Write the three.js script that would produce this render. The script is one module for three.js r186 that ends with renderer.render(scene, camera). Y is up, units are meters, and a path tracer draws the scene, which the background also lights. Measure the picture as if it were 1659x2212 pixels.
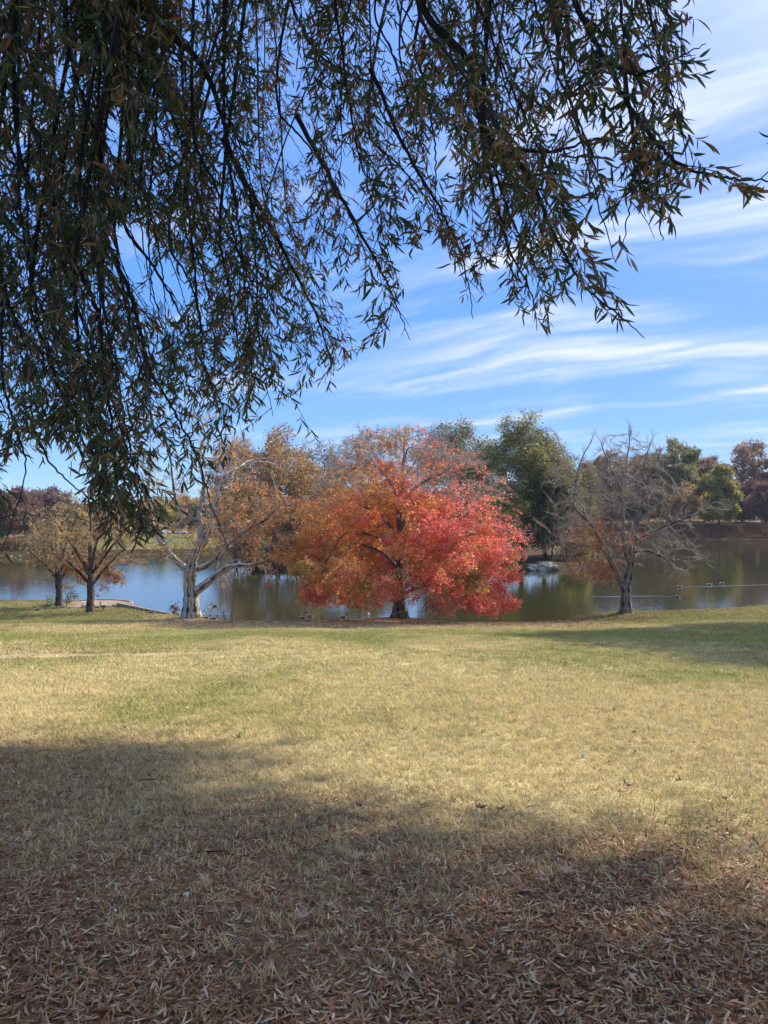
import * as THREE from 'three';
import { mergeGeometries } from 'three/addons/utils/BufferGeometryUtils.js';
import { MarchingCubes } from 'three/addons/objects/MarchingCubes.js';
import { createNoise2D, createNoise3D } from 'simplex-noise';

// ------------------------------------------------------------------ camera, sky, sun, exposure
const scene = new THREE.Scene();
const EYE = 1.6;
const camera = new THREE.PerspectiveCamera(67.3, 0.75, 0.05, 4000);
camera.position.set(0, EYE, 0);
camera.lookAt(0, EYE, -1);
const renderer = new THREE.WebGLRenderer({ antialias: true });
renderer.toneMapping = THREE.LinearToneMapping;
renderer.toneMappingExposure = 1.52;
renderer.shadowMap.enabled = true;

function rngOf(seed) { let s = seed >>> 0; return () => { s = (s + 0x6d2b79f5) | 0; let t = Math.imul(s ^ (s >>> 15), 1 | s); t = (t + Math.imul(t ^ (t >>> 7), 61 | t)) ^ t; return ((t ^ (t >>> 14)) >>> 0) / 4294967296; }; }
const n2 = createNoise2D(rngOf(11)), n2b = createNoise2D(rngOf(77)), n3 = createNoise3D(rngOf(5));
const clamp = (x, a = 0, b = 1) => Math.min(b, Math.max(a, x)), mix = (a, b, t) => a + (b - a) * t;
const smooth = (a, b, x) => { const t = clamp((x - a) / (b - a)); return t * t * (3 - 2 * t); };
const fbm = (x, y, o, f = n2) => { let s = 0, a = 0.5; for (let i = 0; i < o; i++) { s += a * f(x, y); x = x * 2.03 + 17.1; y = y * 2.03 - 9.7; a *= 0.5; } return s; };
const rad = (d) => (d * Math.PI) / 180;

const SUN_AZ = rad(48), SUN_EL = rad(38);
const sunDir = new THREE.Vector3(Math.sin(SUN_AZ) * Math.cos(SUN_EL), Math.sin(SUN_EL), -Math.cos(SUN_AZ) * Math.cos(SUN_EL));
const SUN_POWER = 5;

function skyTexture() {
  const W = 3072, H = W / 2, data = new Float32Array(W * H * 4);
  for (let row = 0; row < H; row++) {
    const up = ((row + 0.5) / H - 0.5) * Math.PI, y = Math.sin(up), el = Math.max(0, (up * 180) / Math.PI);
    const th = Math.exp(-el / 7.5), tz = smooth(8, 75, el);
    const br = mix(mix(0.058, 0.06, tz), 0.42, th), bg = mix(mix(0.275, 0.21, tz), 0.70, th), bb = mix(mix(0.86, 0.66, tz), 0.93, th);
    for (let col = 0; col < W; col++) {
      const round = ((col + 0.5) / W - 0.5) * 2 * Math.PI, x = Math.cos(round) * Math.cos(up), z = Math.sin(round) * Math.cos(up), i = (row * W + col) * 4;
      let r = br, g = bg, b = bb;
      if (y > -0.02) {
        const c = clamp(x * sunDir.x + y * sunDir.y + z * sunDir.z, -1, 1), ang = (Math.acos(c) * 180) / Math.PI;
        const a1 = Math.exp(-ang / 10) * 0.9 + Math.exp(-ang / 30) * 0.24;
        r += a1 * 0.8; g += a1 * 0.66; b += a1 * 0.55;
        const k = 1 / (Math.max(y, 0) + 0.13), px = x * k, pz = -z * k;
        // cirrus: long streaks, combed along one wind direction, thicker to the right
        const wx = px * 0.87 - pz * 0.49, wz = px * 0.49 + pz * 0.87;
        const warp = fbm(wx * 0.35 + 3, wz * 0.5, 3) * 0.7, warp2 = fbm(wx * 0.5 - 8, wz * 0.8 + 5, 3, n2b) * 0.45;
        let d = fbm(wx * 0.30 + warp * 0.4 + 2.3, wz * 1.5 + warp2 + 4.1, 7);
        const wisp = fbm(wx * 0.9 + warp, wz * 5.2 + warp2 * 2, 6, n2b) + 0.35 * fbm(wx * 2.2 + 7, wz * 17, 3);
        const big = n2b(px * 0.22 + 1.7, pz * 0.22 - 3.1) * 0.5 + 0.5;
        const az = Math.atan2(x, -z), right = smooth(-0.2, 0.5, Math.sin(az));
        const cover = mix(-0.46, 0.19, right) + big * 0.34 - 0.06;
        let al = smooth(-0.22, 0.95, d + cover * 0.9 + wisp * 0.22);
        al = al * (0.58 + 0.5 * smooth(-0.5, 0.6, wisp)) * smooth(0.0, 0.05, y);
        al = clamp(al * 0.92, 0, 0.86);
        const fillVeil = 0.10 * smooth(10, 34, el) + 0.66 * smooth(32, 60, el);  // thin haze high up, plus overhead whitening added to brighten shade below
        al = 1 - (1 - al) * (1 - fillVeil);
        const lit = 1 + Math.exp(-ang / 16) * 0.7;
        r = mix(r, Math.max(r, 0.74 * lit), al); g = mix(g, Math.max(g, 0.79 * lit), al); b = mix(b, Math.max(b, 0.93 * lit), al);
      } else { r = 0.2; g = 0.22; b = 0.2; }
      data[i] = r * 0.83; data[i + 1] = g * 0.83; data[i + 2] = b * 0.83; data[i + 3] = 1;
    }
  }
  const t = new THREE.DataTexture(data, W, H, THREE.RGBAFormat, THREE.FloatType);
  t.mapping = THREE.EquirectangularReflectionMapping; t.magFilter = THREE.LinearFilter; t.minFilter = THREE.LinearFilter; t.needsUpdate = true;
  return t;
}
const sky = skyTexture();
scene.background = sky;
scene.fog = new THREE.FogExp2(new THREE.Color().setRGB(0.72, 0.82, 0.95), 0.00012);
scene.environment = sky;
const sun = new THREE.DirectionalLight(new THREE.Color(1, 0.93, 0.81), SUN_POWER);
sun.position.copy(sunDir).multiplyScalar(120);
sun.target.position.set(0, -4, -40);
sun.position.add(sun.target.position);
sun.castShadow = true;
sun.shadow.radius = 1.2;
sun.shadow.mapSize.set(4096, 4096);
Object.assign(sun.shadow.camera, { left: -90, right: 90, top: 90, bottom: -90, near: 1, far: 400 });
scene.add(sun, sun.target);

// ------------------------------------------------------------------ helpers
const FOC = 1661;                                          // focal length for a picture 1659 x 2212
const at = (u, v, D) => new THREE.Vector3(((u - 829.5) / FOC) * D, EYE + ((1106 - v) / FOC) * D, -D);
const used = {};
function numbered(n) { const k = used[n] = (used[n] ?? -1) + 1; return k ? `${n}_${String(k).padStart(3, '0')}` : n; }
function tag(o, label, category, group, kind) {
  if (label) o.userData.label = label;
  if (category) o.userData.category = category;
  if (group) o.userData.group = group;
  if (kind) o.userData.kind = kind;
  return o;
}
function thing(name, p, turn, label, category, group) {
  const o = new THREE.Group(); o.name = numbered(name); o.position.copy(p); o.rotation.y = turn || 0; scene.add(o);
  return tag(o, label, category, group);
}
function part(name, geo, mat, parent, kind) {
  const m = new THREE.Mesh(geo, mat); m.name = name; m.castShadow = m.receiveShadow = true; parent.add(m);
  if (kind) m.userData.kind = kind;
  return m;
}
function instanced(name, geo, mat, list, parent, kind) {   // list of {m: Matrix4, c: [r,g,b]}
  const im = new THREE.InstancedMesh(geo, mat, list.length); im.name = name;
  const col = new THREE.Color();
  list.forEach((e, i) => { im.setMatrixAt(i, e.m); if (e.c) im.setColorAt(i, col.setRGB(e.c[0], e.c[1], e.c[2])); });
  im.castShadow = im.receiveShadow = true; parent.add(im);
  if (kind) im.userData.kind = kind;
  return im;
}
function interp(table, x) {
  if (x <= table[0][0]) return table[0][1];
  for (let i = 1; i < table.length; i++) if (x <= table[i][0]) { const [a, p] = table[i - 1], [b, q] = table[i]; return mix(p, q, smooth(0, 1, (x - a) / (b - a))); }
  return table[table.length - 1][1];
}
function geo(pos, idx, uv, nor, col) {
  const g = new THREE.BufferGeometry();
  g.setAttribute('position', new THREE.Float32BufferAttribute(pos, 3));
  if (uv) g.setAttribute('uv', new THREE.Float32BufferAttribute(uv, 2));
  if (col) g.setAttribute('color', new THREE.Float32BufferAttribute(col, 3));
  g.setIndex(idx);
  if (nor) g.setAttribute('normal', new THREE.Float32BufferAttribute(nor, 3)); else g.computeVertexNormals();
  return g;
}
const V = (x, y, z) => new THREE.Vector3(x, y, z);
const tmpQ = new THREE.Quaternion(), tmpM = new THREE.Matrix4();
function randQuat(R) { const u = R(), a = 2 * Math.PI * R(), b = 2 * Math.PI * R(), s = Math.sqrt(1 - u), t = Math.sqrt(u); return new THREE.Quaternion(s * Math.sin(a), s * Math.cos(a), t * Math.sin(b), t * Math.cos(b)); }
function frameQuat(dir, roll) {                            // +y along dir, rolled about it
  const q = new THREE.Quaternion().setFromUnitVectors(V(0, 1, 0), dir);
  return q.multiply(new THREE.Quaternion().setFromAxisAngle(V(0, 1, 0), roll));
}
const place = (p, q, s) => new THREE.Matrix4().compose(p, q, typeof s === 'number' ? V(s, s, s) : s);
const pick = (R, list) => list[Math.floor(R() * list.length) % list.length];

class Tubes {
  constructor() { this.p = []; this.n = []; this.u = []; this.i = []; }
  add(pts, radii, sides, wob = 0) {
    if (pts.length < 2) return this;
    const base = this.p.length / 3, T = V(), N = V(), B = V(), prev = V(); let len = 0;
    for (let k = 0; k < pts.length; k++) {
      T.subVectors(pts[Math.min(k + 1, pts.length - 1)], pts[Math.max(k - 1, 0)]).normalize();
      if (k === 0) { N.set(Math.abs(T.x) > 0.8 ? 0 : 1, 0, Math.abs(T.x) > 0.8 ? 1 : 0); }
      N.addScaledVector(T, -N.dot(T)).normalize(); B.crossVectors(T, N);
      if (k) len += pts[k].distanceTo(prev);
      prev.copy(pts[k]);
      for (let s = 0; s <= sides; s++) {
        const a = (s / sides) * 2 * Math.PI, ca = Math.cos(a), sa = Math.sin(a), nx = N.x * ca + B.x * sa, ny = N.y * ca + B.y * sa, nz = N.z * ca + B.z * sa;
        let r = radii[k];
        if (wob) r *= 1 + wob * n3(nx * 1.6 + pts[k].x, pts[k].y * 0.7 + nz, nz * 1.6 + pts[k].z);
        this.p.push(pts[k].x + nx * r, pts[k].y + ny * r, pts[k].z + nz * r); this.n.push(nx, ny, nz);
        this.u.push((s / sides) * Math.max(1, Math.round(radii[0] * 6)), len);
      }
    }
    for (let k = 0; k < pts.length - 1; k++) for (let s = 0; s < sides; s++) {
      const a = base + k * (sides + 1) + s, b = a + sides + 1;
      this.i.push(a, a + 1, b, a + 1, b + 1, b);
    }
    return this;
  }
  build() { return geo(this.p, this.i, this.u, this.n); }
}
const curve = (pts, n) => { const c = new THREE.CatmullRomCurve3(pts, false, 'centripetal'); return c.getPoints(n); };

// ------------------------------------------------------------------ procedural textures and materials
function noiseTex(size, fn, srgb) {
  const d = new Uint8Array(size * size * 4);
  for (let y = 0; y < size; y++) for (let x = 0; x < size; x++) { const c = fn(x / size, y / size), i = (y * size + x) * 4; d[i] = clamp(c[0]) * 255; d[i + 1] = clamp(c[1]) * 255; d[i + 2] = clamp(c[2]) * 255; d[i + 3] = 255; }
  const t = new THREE.DataTexture(d, size, size); t.wrapS = t.wrapT = THREE.RepeatWrapping; t.magFilter = THREE.LinearFilter;
  if (srgb) t.colorSpace = THREE.SRGBColorSpace;
  t.needsUpdate = true; return t;
}
// seamless noise on a torus
const n4 = (() => { const N = createNoise3D(rngOf(31)); return (u, v, f) => { const a = u * 2 * Math.PI, b = v * 2 * Math.PI, r = f / (2 * Math.PI); return N(Math.cos(a) * r + 9 * Math.sin(b) * r * 0.11, Math.sin(a) * r + Math.cos(b) * r, Math.sin(b) * r + 3.3 * f); }; })();
const tileN = (u, v, fx, fy, o) => { // periodic value noise
  let s = 0, a = 0.5, seed = 1;
  for (let k = 0; k < o; k++) {
    const x = u * fx, y = v * fy, ix = Math.floor(x), iy = Math.floor(y), tx = x - ix, ty = y - iy, sx = tx * tx * (3 - 2 * tx), sy = ty * ty * (3 - 2 * ty);
    const h = (i, j) => { let q = Math.imul(((i % fx) + fx) % fx + 131 * seed, 374761393) + Math.imul(((j % fy) + fy) % fy + 71 * seed, 668265263); q = Math.imul(q ^ (q >>> 13), 1274126177); return ((q ^ (q >>> 16)) >>> 0) / 4294967296; };
    s += a * mix(mix(h(ix, iy), h(ix + 1, iy), sx), mix(h(ix, iy + 1), h(ix + 1, iy + 1), sx), sy);
    fx *= 2; fy *= 2; a *= 0.5; seed++;
  }
  return s / (1 - Math.pow(0.5, o));
};
const barkTex = noiseTex(256, (u, v) => { const a = tileN(u, v, 10, 3, 4), b = tileN(u, v, 4, 4, 3), g = 0.45 + 0.75 * (a - 0.5) * 1.6 + 0.35 * (b - 0.5); return [g * 1.35, g * 1.35, g * 1.35]; });
barkTex.repeat.set(1, 0.8);
const grassTex = noiseTex(1024, (u, v) => { const a = tileN(u, v, 180, 120, 2), b = tileN(u, v, 40, 40, 3), c = tileN(u, v, 7, 7, 3); const g = 0.78 + (a - 0.5) * 0.75 + (b - 0.5) * 0.35 + (c - 0.5) * 0.3; return [g * (1 + (c - 0.5) * 0.15), g, g * (1 - (b - 0.5) * 0.2)]; });
const waterBump = noiseTex(512, (u, v) => { const a = tileN(u, v, 14, 34, 2), b = tileN(u, v, 5, 11, 2), c = tileN(u, v, 50, 90, 1); const g = a * 0.5 + b * 0.42 + c * 0.08; return [g, g, g]; });

const bark = (r, g, b, scale = 0.02) => new THREE.MeshStandardMaterial({ color: new THREE.Color().setRGB(r, g, b), map: barkTex, bumpMap: barkTex, bumpScale: scale, roughness: 0.95 });
const M = {
  barkPale: bark(0.58, 0.52, 0.44, 0.012), barkGrey: bark(0.33, 0.29, 0.245), barkMaple: bark(0.17, 0.14, 0.12), barkDark: bark(0.10, 0.085, 0.072), barkBrown: bark(0.14, 0.11, 0.085), barkOak: bark(0.06, 0.052, 0.047, 0.012),
  twigGrey: new THREE.MeshStandardMaterial({ color: new THREE.Color().setRGB(0.36, 0.32, 0.28), roughness: 0.9 }),
  twigPale: new THREE.MeshStandardMaterial({ color: new THREE.Color().setRGB(0.30, 0.25, 0.20), roughness: 0.9 }),
  twigBrown: new THREE.MeshStandardMaterial({ color: new THREE.Color().setRGB(0.13, 0.10, 0.085), roughness: 0.9 }),
  leaf: new THREE.MeshPhysicalMaterial({ color: 0xffffff, roughness: 0.92, transmission: 0.5, thickness: 0, side: THREE.DoubleSide, specularIntensity: 0.35 }),
  oakLeaf: new THREE.MeshPhysicalMaterial({ color: 0xffffff, roughness: 0.85, transmission: 0.5, thickness: 0, side: THREE.DoubleSide, specularIntensity: 0.5 }),
  dryLeaf: new THREE.MeshPhysicalMaterial({ color: 0xffffff, roughness: 0.9, side: THREE.DoubleSide, specularIntensity: 0.12 }),
  blade: new THREE.MeshPhysicalMaterial({ color: 0xffffff, roughness: 0.9, transmission: 0.25, thickness: 0, side: THREE.DoubleSide, specularIntensity: 0.1 }),
};
const plain = (r, g, b, rough = 0.7, metal = 0) => new THREE.MeshStandardMaterial({ color: new THREE.Color().setRGB(r, g, b), roughness: rough, metalness: metal });

// ------------------------------------------------------------------ terrain
const WATER = -8.2;
const SHORE = [[-90, 84], [-45, 82.5], [-28.5, 82], [-26.6, 80.5], [-25.4, 77.5], [-20.3, 70], [-16, 66], [-11, 62.8], [-3, 62], [-0.6, 64.2], [1.2, 65], [3, 64.2], [5.5, 62.2], [11, 62.6], [15, 64.5], [18, 68.5], [21.6, 71], [26, 71.5], [32, 73.5], [42, 77], [70, 84], [120, 95]];
const shoreD = (x) => interp(SHORE, x);
function lawnH(x, D) {
  let h = D < 0 ? -D * 0.05 : D < 60 ? -0.117 * D : -7.02 - (1 - Math.exp(-(D - 60) / 6)) * 0.7 - Math.max(0, D - 66) * 0.003;
  h += 0.05 * n2(x * 0.12, D * 0.12) * smooth(3, 14, D) + 0.14 * n2b(x * 0.035 + 4, D * 0.035) * smooth(6, 25, D);
  h += Math.max(0, x - 14) * 0.012 * smooth(20, 60, D);
  const s = D - shoreD(x) + 0.25 * n2(x * 0.7, 3.3);
  h -= smooth(-0.5, 1.5, s) * 1.7;
  // root mounds
  for (const [mx, mD, a, r] of MOUNDS) { const q = ((x - mx) ** 2 + (D - mD) ** 2) / (r * r); if (q < 6) h += a * Math.exp(-q); }
  return h;
}
const MOUNDS = [[1.2, 62.8, 0.12, 1.8], [21.6, 69, 0.12, 1.6], [-16.2, 64.3, 0.12, 1.8]];
const FAR = [[-600, 150], [-110, 158], [-82, 164], [-50, 178], [-31, 184], [-26, 152], [-22, 130], [-8, 127], [0, 126.5], [20, 127], [28, 128.5], [33, 131], [38, 146], [45, 200], [58, 258], [75, 275], [140, 277], [260, 272], [700, 300]];
const farShore = (x) => interp(FAR, x) + 1.4 * n2(x * 0.07, 8) + 0.5 * n2(x * 0.3, 2);
function farH(x, D) {
  const s = D - farShore(x), r = smooth(44, 62, x), c = smooth(-30, -22, x) * (1 - smooth(34, 42, x));
  const bank = mix(mix(0.7, 1.1, c), 4.1, r), run = mix(2.2, 10, r), slope = mix(mix(0.0042, 0.02, c), 0.034, r);
  return WATER - 0.5 + 0.5 * smooth(-3, 0, s) + bank * smooth(0, run, s) + slope * Math.max(0, Math.min(s, 240)) + 0.25 * n2(x * 0.05, D * 0.05) * smooth(4, 30, s);
}
const farGround = (x, D) => V(x, farH(x, D), -D);
const ground = (x, D) => V(x, lawnH(x, D), -D);

// what covers the lawn at a place: shares of green grass, brown litter, bare soil
function cover(x, D) {
  const p1 = n2(x * 0.11 + 5, D * 0.055), p2 = n2b(x * 0.3, D * 0.17), p3 = fbm(x * 0.9, D * 0.6, 3);
  let green = 0.28 + 0.5 * p1 + 0.3 * p2 + 0.5 * p3 + 0.14 * n2b(x * 3.1, D * 2.3);
  green += 0.6 * Math.exp(-(((D - 37) / 9) ** 2)) + 0.75 * smooth(48, 58, D) * smooth(10, 22, Math.abs(x + 2)) - 0.1; green += 0.1 * (1 - 0.35 * smooth(0, 8, x)) + 0.30 * smooth(5, 15, x) * smooth(16, 26, D) * (1 - smooth(46, 54, D)) - 0.25 * smooth(5, 9, D) * (1 - smooth(13, 20, D)) + 0.15 * Math.exp(-(((x - 1.2) / 1.1) ** 2) - (((D - 11) / 1.5) ** 2));
  const crest = smooth(40, 54, D + 4 * p2 + 3 * p3) * mix(1, 0.38, smooth(11, 24, Math.abs(x + 3)));
  green *= 1 - 0.9 * crest * (1 - 0.7 * smooth(10, 22, Math.abs(x + 2)));
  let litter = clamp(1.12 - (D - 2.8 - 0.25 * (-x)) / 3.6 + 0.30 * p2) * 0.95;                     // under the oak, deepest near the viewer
  litter = Math.max(litter, 0.62 * smooth(-0.5, -3.2, x) * (1 - smooth(7.5, 10.5, D)), 0.35 * smooth(1.2, 4, x) * (1 - smooth(7, 12, D)) * (0.6 + 0.4 * p1));
  litter = Math.max(litter, crest * (0.8 + 0.3 * p3));
  litter = Math.max(litter, 0.7 * Math.exp(-(((x + 13) / 7) ** 2) - (((D - 26) / 3.2) ** 2)) + 0.25 * p3);
  litter = Math.max(litter, smooth(0.25, 0.7, p2 + 0.5 * p3) * smooth(3, 12, x) * smooth(17, 24, D) * 1.0);
  const bare = smooth(0.55, 0.85, Math.exp(-(((x + 10) / 6) ** 2) - (((D - 24) / 1.7) ** 2)) + 0.35 * n2(x * 0.35, D * 1.6));
  return { green: clamp(green), litter: clamp(litter), bare };
}
const STRAW = [0.53, 0.455, 0.24], GREEN = [0.30, 0.305, 0.105], LITTER = [0.34, 0.19, 0.105], BARE = [0.50, 0.39, 0.23];
const mixC = (a, b, t) => [mix(a[0], b[0], t), mix(a[1], b[1], t), mix(a[2], b[2], t)];
{
  const cols = 300, rows = 340, pos = [], uv = [], col = [], idx = [];
  for (let r = 0; r <= rows; r++) for (let c = 0; c <= cols; c++) {
    const s = (c / cols) * 2 - 1, x = Math.sign(s) * Math.pow(Math.abs(s), 1.7) * 95, f = Math.pow(r / rows, 1.25), D = -16 + f * (shoreD(x) + 18);
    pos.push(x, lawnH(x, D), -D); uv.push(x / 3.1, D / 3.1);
    const k = cover(x, D); let q = mixC(STRAW, GREEN, k.green); q = mixC(q, [0.2, 0.17, 0.07], 0.7 * smooth(46, 60, D)); q = mixC(q, LITTER, k.litter * 0.8); q = mixC(q, [0.13, 0.085, 0.05], 0.85 * k.litter * (1 - smooth(5, 9, D))); q = mixC(q, BARE, k.bare * 0.55); q = mixC(q, [0.13, 0.115, 0.05], 0.75 * smooth(56, 62, D) * smooth(9, 17, Math.abs(x + 1)));  // dark gaps under near litter and tree shade by the shore, painted in
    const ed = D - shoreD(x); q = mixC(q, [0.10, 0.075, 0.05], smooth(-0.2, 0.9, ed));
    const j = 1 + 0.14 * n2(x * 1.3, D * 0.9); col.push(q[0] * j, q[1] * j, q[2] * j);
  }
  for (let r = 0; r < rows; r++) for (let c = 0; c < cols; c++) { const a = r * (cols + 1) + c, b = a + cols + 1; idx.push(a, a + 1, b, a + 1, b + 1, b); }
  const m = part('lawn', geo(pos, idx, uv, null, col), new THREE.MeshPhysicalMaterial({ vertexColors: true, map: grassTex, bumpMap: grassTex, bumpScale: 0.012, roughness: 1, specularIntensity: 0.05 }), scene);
  tag(m, 'sloping park lawn of straw-coloured and green grass', null, null, 'structure');
}
{
  const cols = 360, rows = 150, pos = [], uv = [], col = [], idx = [];
  for (let r = 0; r <= rows; r++) for (let c = 0; c <= cols; c++) {
    const s = (c / cols) * 2 - 1, x = Math.sign(s) * Math.pow(Math.abs(s), 1.6) * 620, f = Math.pow(r / rows, 2.6) * 900 + (r / rows) * 40 - 3, D = farShore(x) + f;
    pos.push(x, farH(x, D), -D); uv.push(x / 6, D / 6);
    const rt = smooth(44, 62, x), ct = smooth(-30, -22, x) * (1 - smooth(34, 42, x)), p = fbm(x * 0.03, D * 0.03, 4);
    const left = mixC([0.15, 0.16, 0.05], [0.26, 0.19, 0.09], clamp(0.35 + p + smooth(26, 4, f) * 0.6)), mid = [0.13, 0.09, 0.05], right = mixC([0.30, 0.17, 0.095], [0.25, 0.17, 0.09], smooth(8, 20, f) + p * 0.5);
    let q = mixC(mixC(left, mid, ct), right, rt); q = mixC([0.07, 0.055, 0.04], q, smooth(-0.2, 1.0, f)); if (f > 0.6 && f < 2.4) q = mixC(q, [0.34, 0.25, 0.15], 0.6 * rt);
    col.push(...q);
  }
  for (let r = 0; r < rows; r++) for (let c = 0; c < cols; c++) { const a = r * (cols + 1) + c, b = a + cols + 1; idx.push(a, a + 1, b, a + 1, b + 1, b); }
  const m = part('terrain', geo(pos, idx, uv, null, col), new THREE.MeshPhysicalMaterial({ vertexColors: true, map: grassTex, roughness: 1, specularIntensity: 0.05 }), scene);
  tag(m, 'far shore of the lake with its park grass', null, null, 'structure');
}
// lake
{
  const w = 900, d = 420, g = new THREE.PlaneGeometry(w, d, 90, 60); g.rotateX(-Math.PI / 2);
  const p = g.attributes.position, u = g.attributes.uv;
  for (let i = 0; i < p.count; i++) { u.setXY(i, p.getX(i) / 9, p.getZ(i) / 9); }
  const water = new THREE.MeshPhysicalMaterial({ color: new THREE.Color().setRGB(0.042, 0.040, 0.014), roughness: 0.05, ior: 2.2, bumpMap: waterBump, bumpScale: 0.010 });
  const lake = part('water', g, water, scene); lake.position.set(0, WATER, -(58 + d / 2));
  tag(lake, 'calm olive lake reflecting the trees', null, null, 'structure');
  // wakes: low ridges left behind swimming birds
  const wake = (pts, width, name) => {
    const c = curve(pts, 60), P = [], I = [], U = [], rows = 9;
    for (let i = 0; i <= 60; i++) for (let j = 0; j < rows; j++) {
      const t = (j / (rows - 1)) * 2 - 1, fade = Math.sin((i / 60) * Math.PI) * 0.7 + 0.3, ww = width * (0.35 + 0.65 * (i / 60));
      P.push(c[i].x, WATER + 0.004 + 0.022 * fade * (1 - t * t) * (0.5 + 0.5 * Math.cos(t * 5)), c[i].z + t * ww); U.push(c[i].x / 9, c[i].z / 9);
    }
    for (let i = 0; i < 60; i++) for (let j = 0; j < rows - 1; j++) { const a = i * rows + j; I.push(a, a + 1, a + rows, a + 1, a + rows + 1, a + rows); }
    const m = part(name, geo(P, I, U), water, lake); m.position.set(0, -WATER, 58 + d / 2);
  };
  const onW = (u, v) => { const D = ((EYE - WATER) * FOC) / (v - 1106); return at(u, v, D); };
  wake([onW(1469, 1268), onW(1540, 1266.5), onW(1620, 1264), onW(1720, 1261)], 0.6, 'wake');
  wake([onW(1458, 1288), onW(1400, 1287.6), onW(1330, 1288.5), onW(1230, 1290)], 0.55, 'wake');
  wake([onW(230, 1226), onW(275, 1224), onW(330, 1222)], 0.8, 'wake');
}

// ------------------------------------------------------------------ grass, litter and scattered leaves on the lawn (stuff)
const inFrame = (x, D, m) => Math.abs(x) < D * 0.5 * m + 0.6;
function bladeTuft(seed, n, h, w, spread) {
  const R = rngOf(seed), pos = [], idx = [];
  for (let i = 0; i < n; i++) {
    const a = R() * 6.28, d = R() * spread, x = Math.cos(a) * d, z = Math.sin(a) * d, la = R() * 6.28, lean = (0.35 + R() * 1.1) * h, hh = h * (0.45 + R() * 0.7), fa = la + 1.57 + (R() - 0.5), fx = Math.cos(fa) * w * 0.5, fz = Math.sin(fa) * w * 0.5, b = pos.length / 3, lx = Math.cos(la) * lean, lz = Math.sin(la) * lean;
    pos.push(x - fx, 0, z - fz, x + fx, 0, z + fz, x + lx * 0.4 - fx * 0.8, hh * 0.65, z + lz * 0.4 - fz * 0.8, x + lx * 0.4 + fx * 0.8, hh * 0.65, z + lz * 0.4 + fz * 0.8, x + lx, hh, z + lz);
    idx.push(b, b + 1, b + 2, b + 1, b + 3, b + 2, b + 2, b + 3, b + 4);
  }
  return geo(pos, idx);
}
const yQuat = (a) => new THREE.Quaternion().setFromAxisAngle(V(0, 1, 0), a);
{
  const R = rngOf(101), list = [], far = [];
  for (let i = 0; i < 175000; i++) {
    const D = Math.sqrt(mix(1.9 * 1.9, 19 * 19, Math.pow(R(), 0.95))), x = (R() * 2 - 1) * (D * 0.8 + 1.8), k = cover(x, D);
    if (R() < k.litter * mix(0.93, 0.7, smooth(4, 7, D)) || R() < k.bare || R() < smooth(10, 19, D)) continue;
    let c = mixC(STRAW, GREEN, clamp(k.green + (R() - 0.5) * 0.5)); const j = 0.75 + R() * 0.7; c = mixC(c, LITTER, k.litter * 0.4);
    list.push({ m: place(ground(x, D), yQuat(R() * 6.28), 0.75 + R() * 0.6), c: [c[0] * j * 1.2, c[1] * j * 1.13, c[2] * j * 1.1] });
  }
  for (let i = 0; i < 150000; i++) {
    const D = Math.sqrt(mix(9 * 9, 80 * 80, Math.pow(R(), 1.6))), x = (R() * 2 - 1) * (D * 0.76 + 1.5), k = cover(x, D);
    if (D > shoreD(x) - 0.1 || R() > smooth(8, 18, D) || R() < k.litter * 0.55 || R() < k.bare) continue;
    let c = mixC(STRAW, GREEN, clamp(k.green + (R() - 0.5) * 0.5)); const j = 0.75 + R() * 0.6;
    far.push({ m: place(ground(x, D), yQuat(R() * 6.28), (0.9 + R() * 0.6) * mix(1, 1.6, smooth(14, 44, D))), c: [c[0] * j * 1.18, c[1] * j * 1.13, c[2] * j * 1.1] });
  }
  tag(instanced('grass', bladeTuft(1, 9, 0.042, 0.0042, 0.045), M.blade, list, scene, 'stuff'), 'short dry grass blades of the near lawn');
  tag(instanced('grass_001', bladeTuft(2, 10, 0.05, 0.011, 0.10), M.blade, far, scene, 'stuff'), 'grass tufts of the middle lawn');
}
function willowLeaf(curl, fold, seg = 4, wide = 0.19) {     // unit length along +y, lanceolate, curled
  const pos = [], idx = [];
  for (let i = 0; i <= seg; i++) {
    const t = i / seg, w = wide * Math.pow(Math.sin(Math.PI * (0.06 + 0.94 * t) * 0.985), 0.8) * (1 - 0.25 * t), z = curl * (t * t - t * 0.4);
    pos.push(-w * 0.5, t, z + fold * w, 0, t, z, w * 0.5, t, z + fold * w);
    if (i < seg) { const a = i * 3; idx.push(a, a + 1, a + 3, a + 1, a + 4, a + 3, a + 1, a + 2, a + 4, a + 2, a + 5, a + 4); }
  }
  return geo(pos, idx);
}
function lobedLeaf(curl) {                                  // broad five-lobed leaf, unit size, lying in xz
  const pos = [0, 0, 0], idx = [], n = 20;
  for (let i = 0; i < n; i++) {
    const a = (i / n) * 2 * Math.PI, lobe = 0.34 + 0.17 * Math.cos(a * 5) + 0.05 * Math.cos(a * 10 + 1), r = lobe * (1 + 0.2 * Math.cos(a));
    pos.push(Math.cos(a) * r, curl * (r * r * 1.8 + 0.12 * Math.sin(a * 3)), Math.sin(a) * r * 0.9);
    idx.push(0, 1 + ((i + 1) % n), 1 + i);
  }
  pos.push(-0.4, 0.02, 0.012, -0.4, 0.02, -0.012, -0.75, 0.08, 0); const b = n + 1; idx.push(b, b + 1, b + 2);
  return geo(pos, idx);
}
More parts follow.
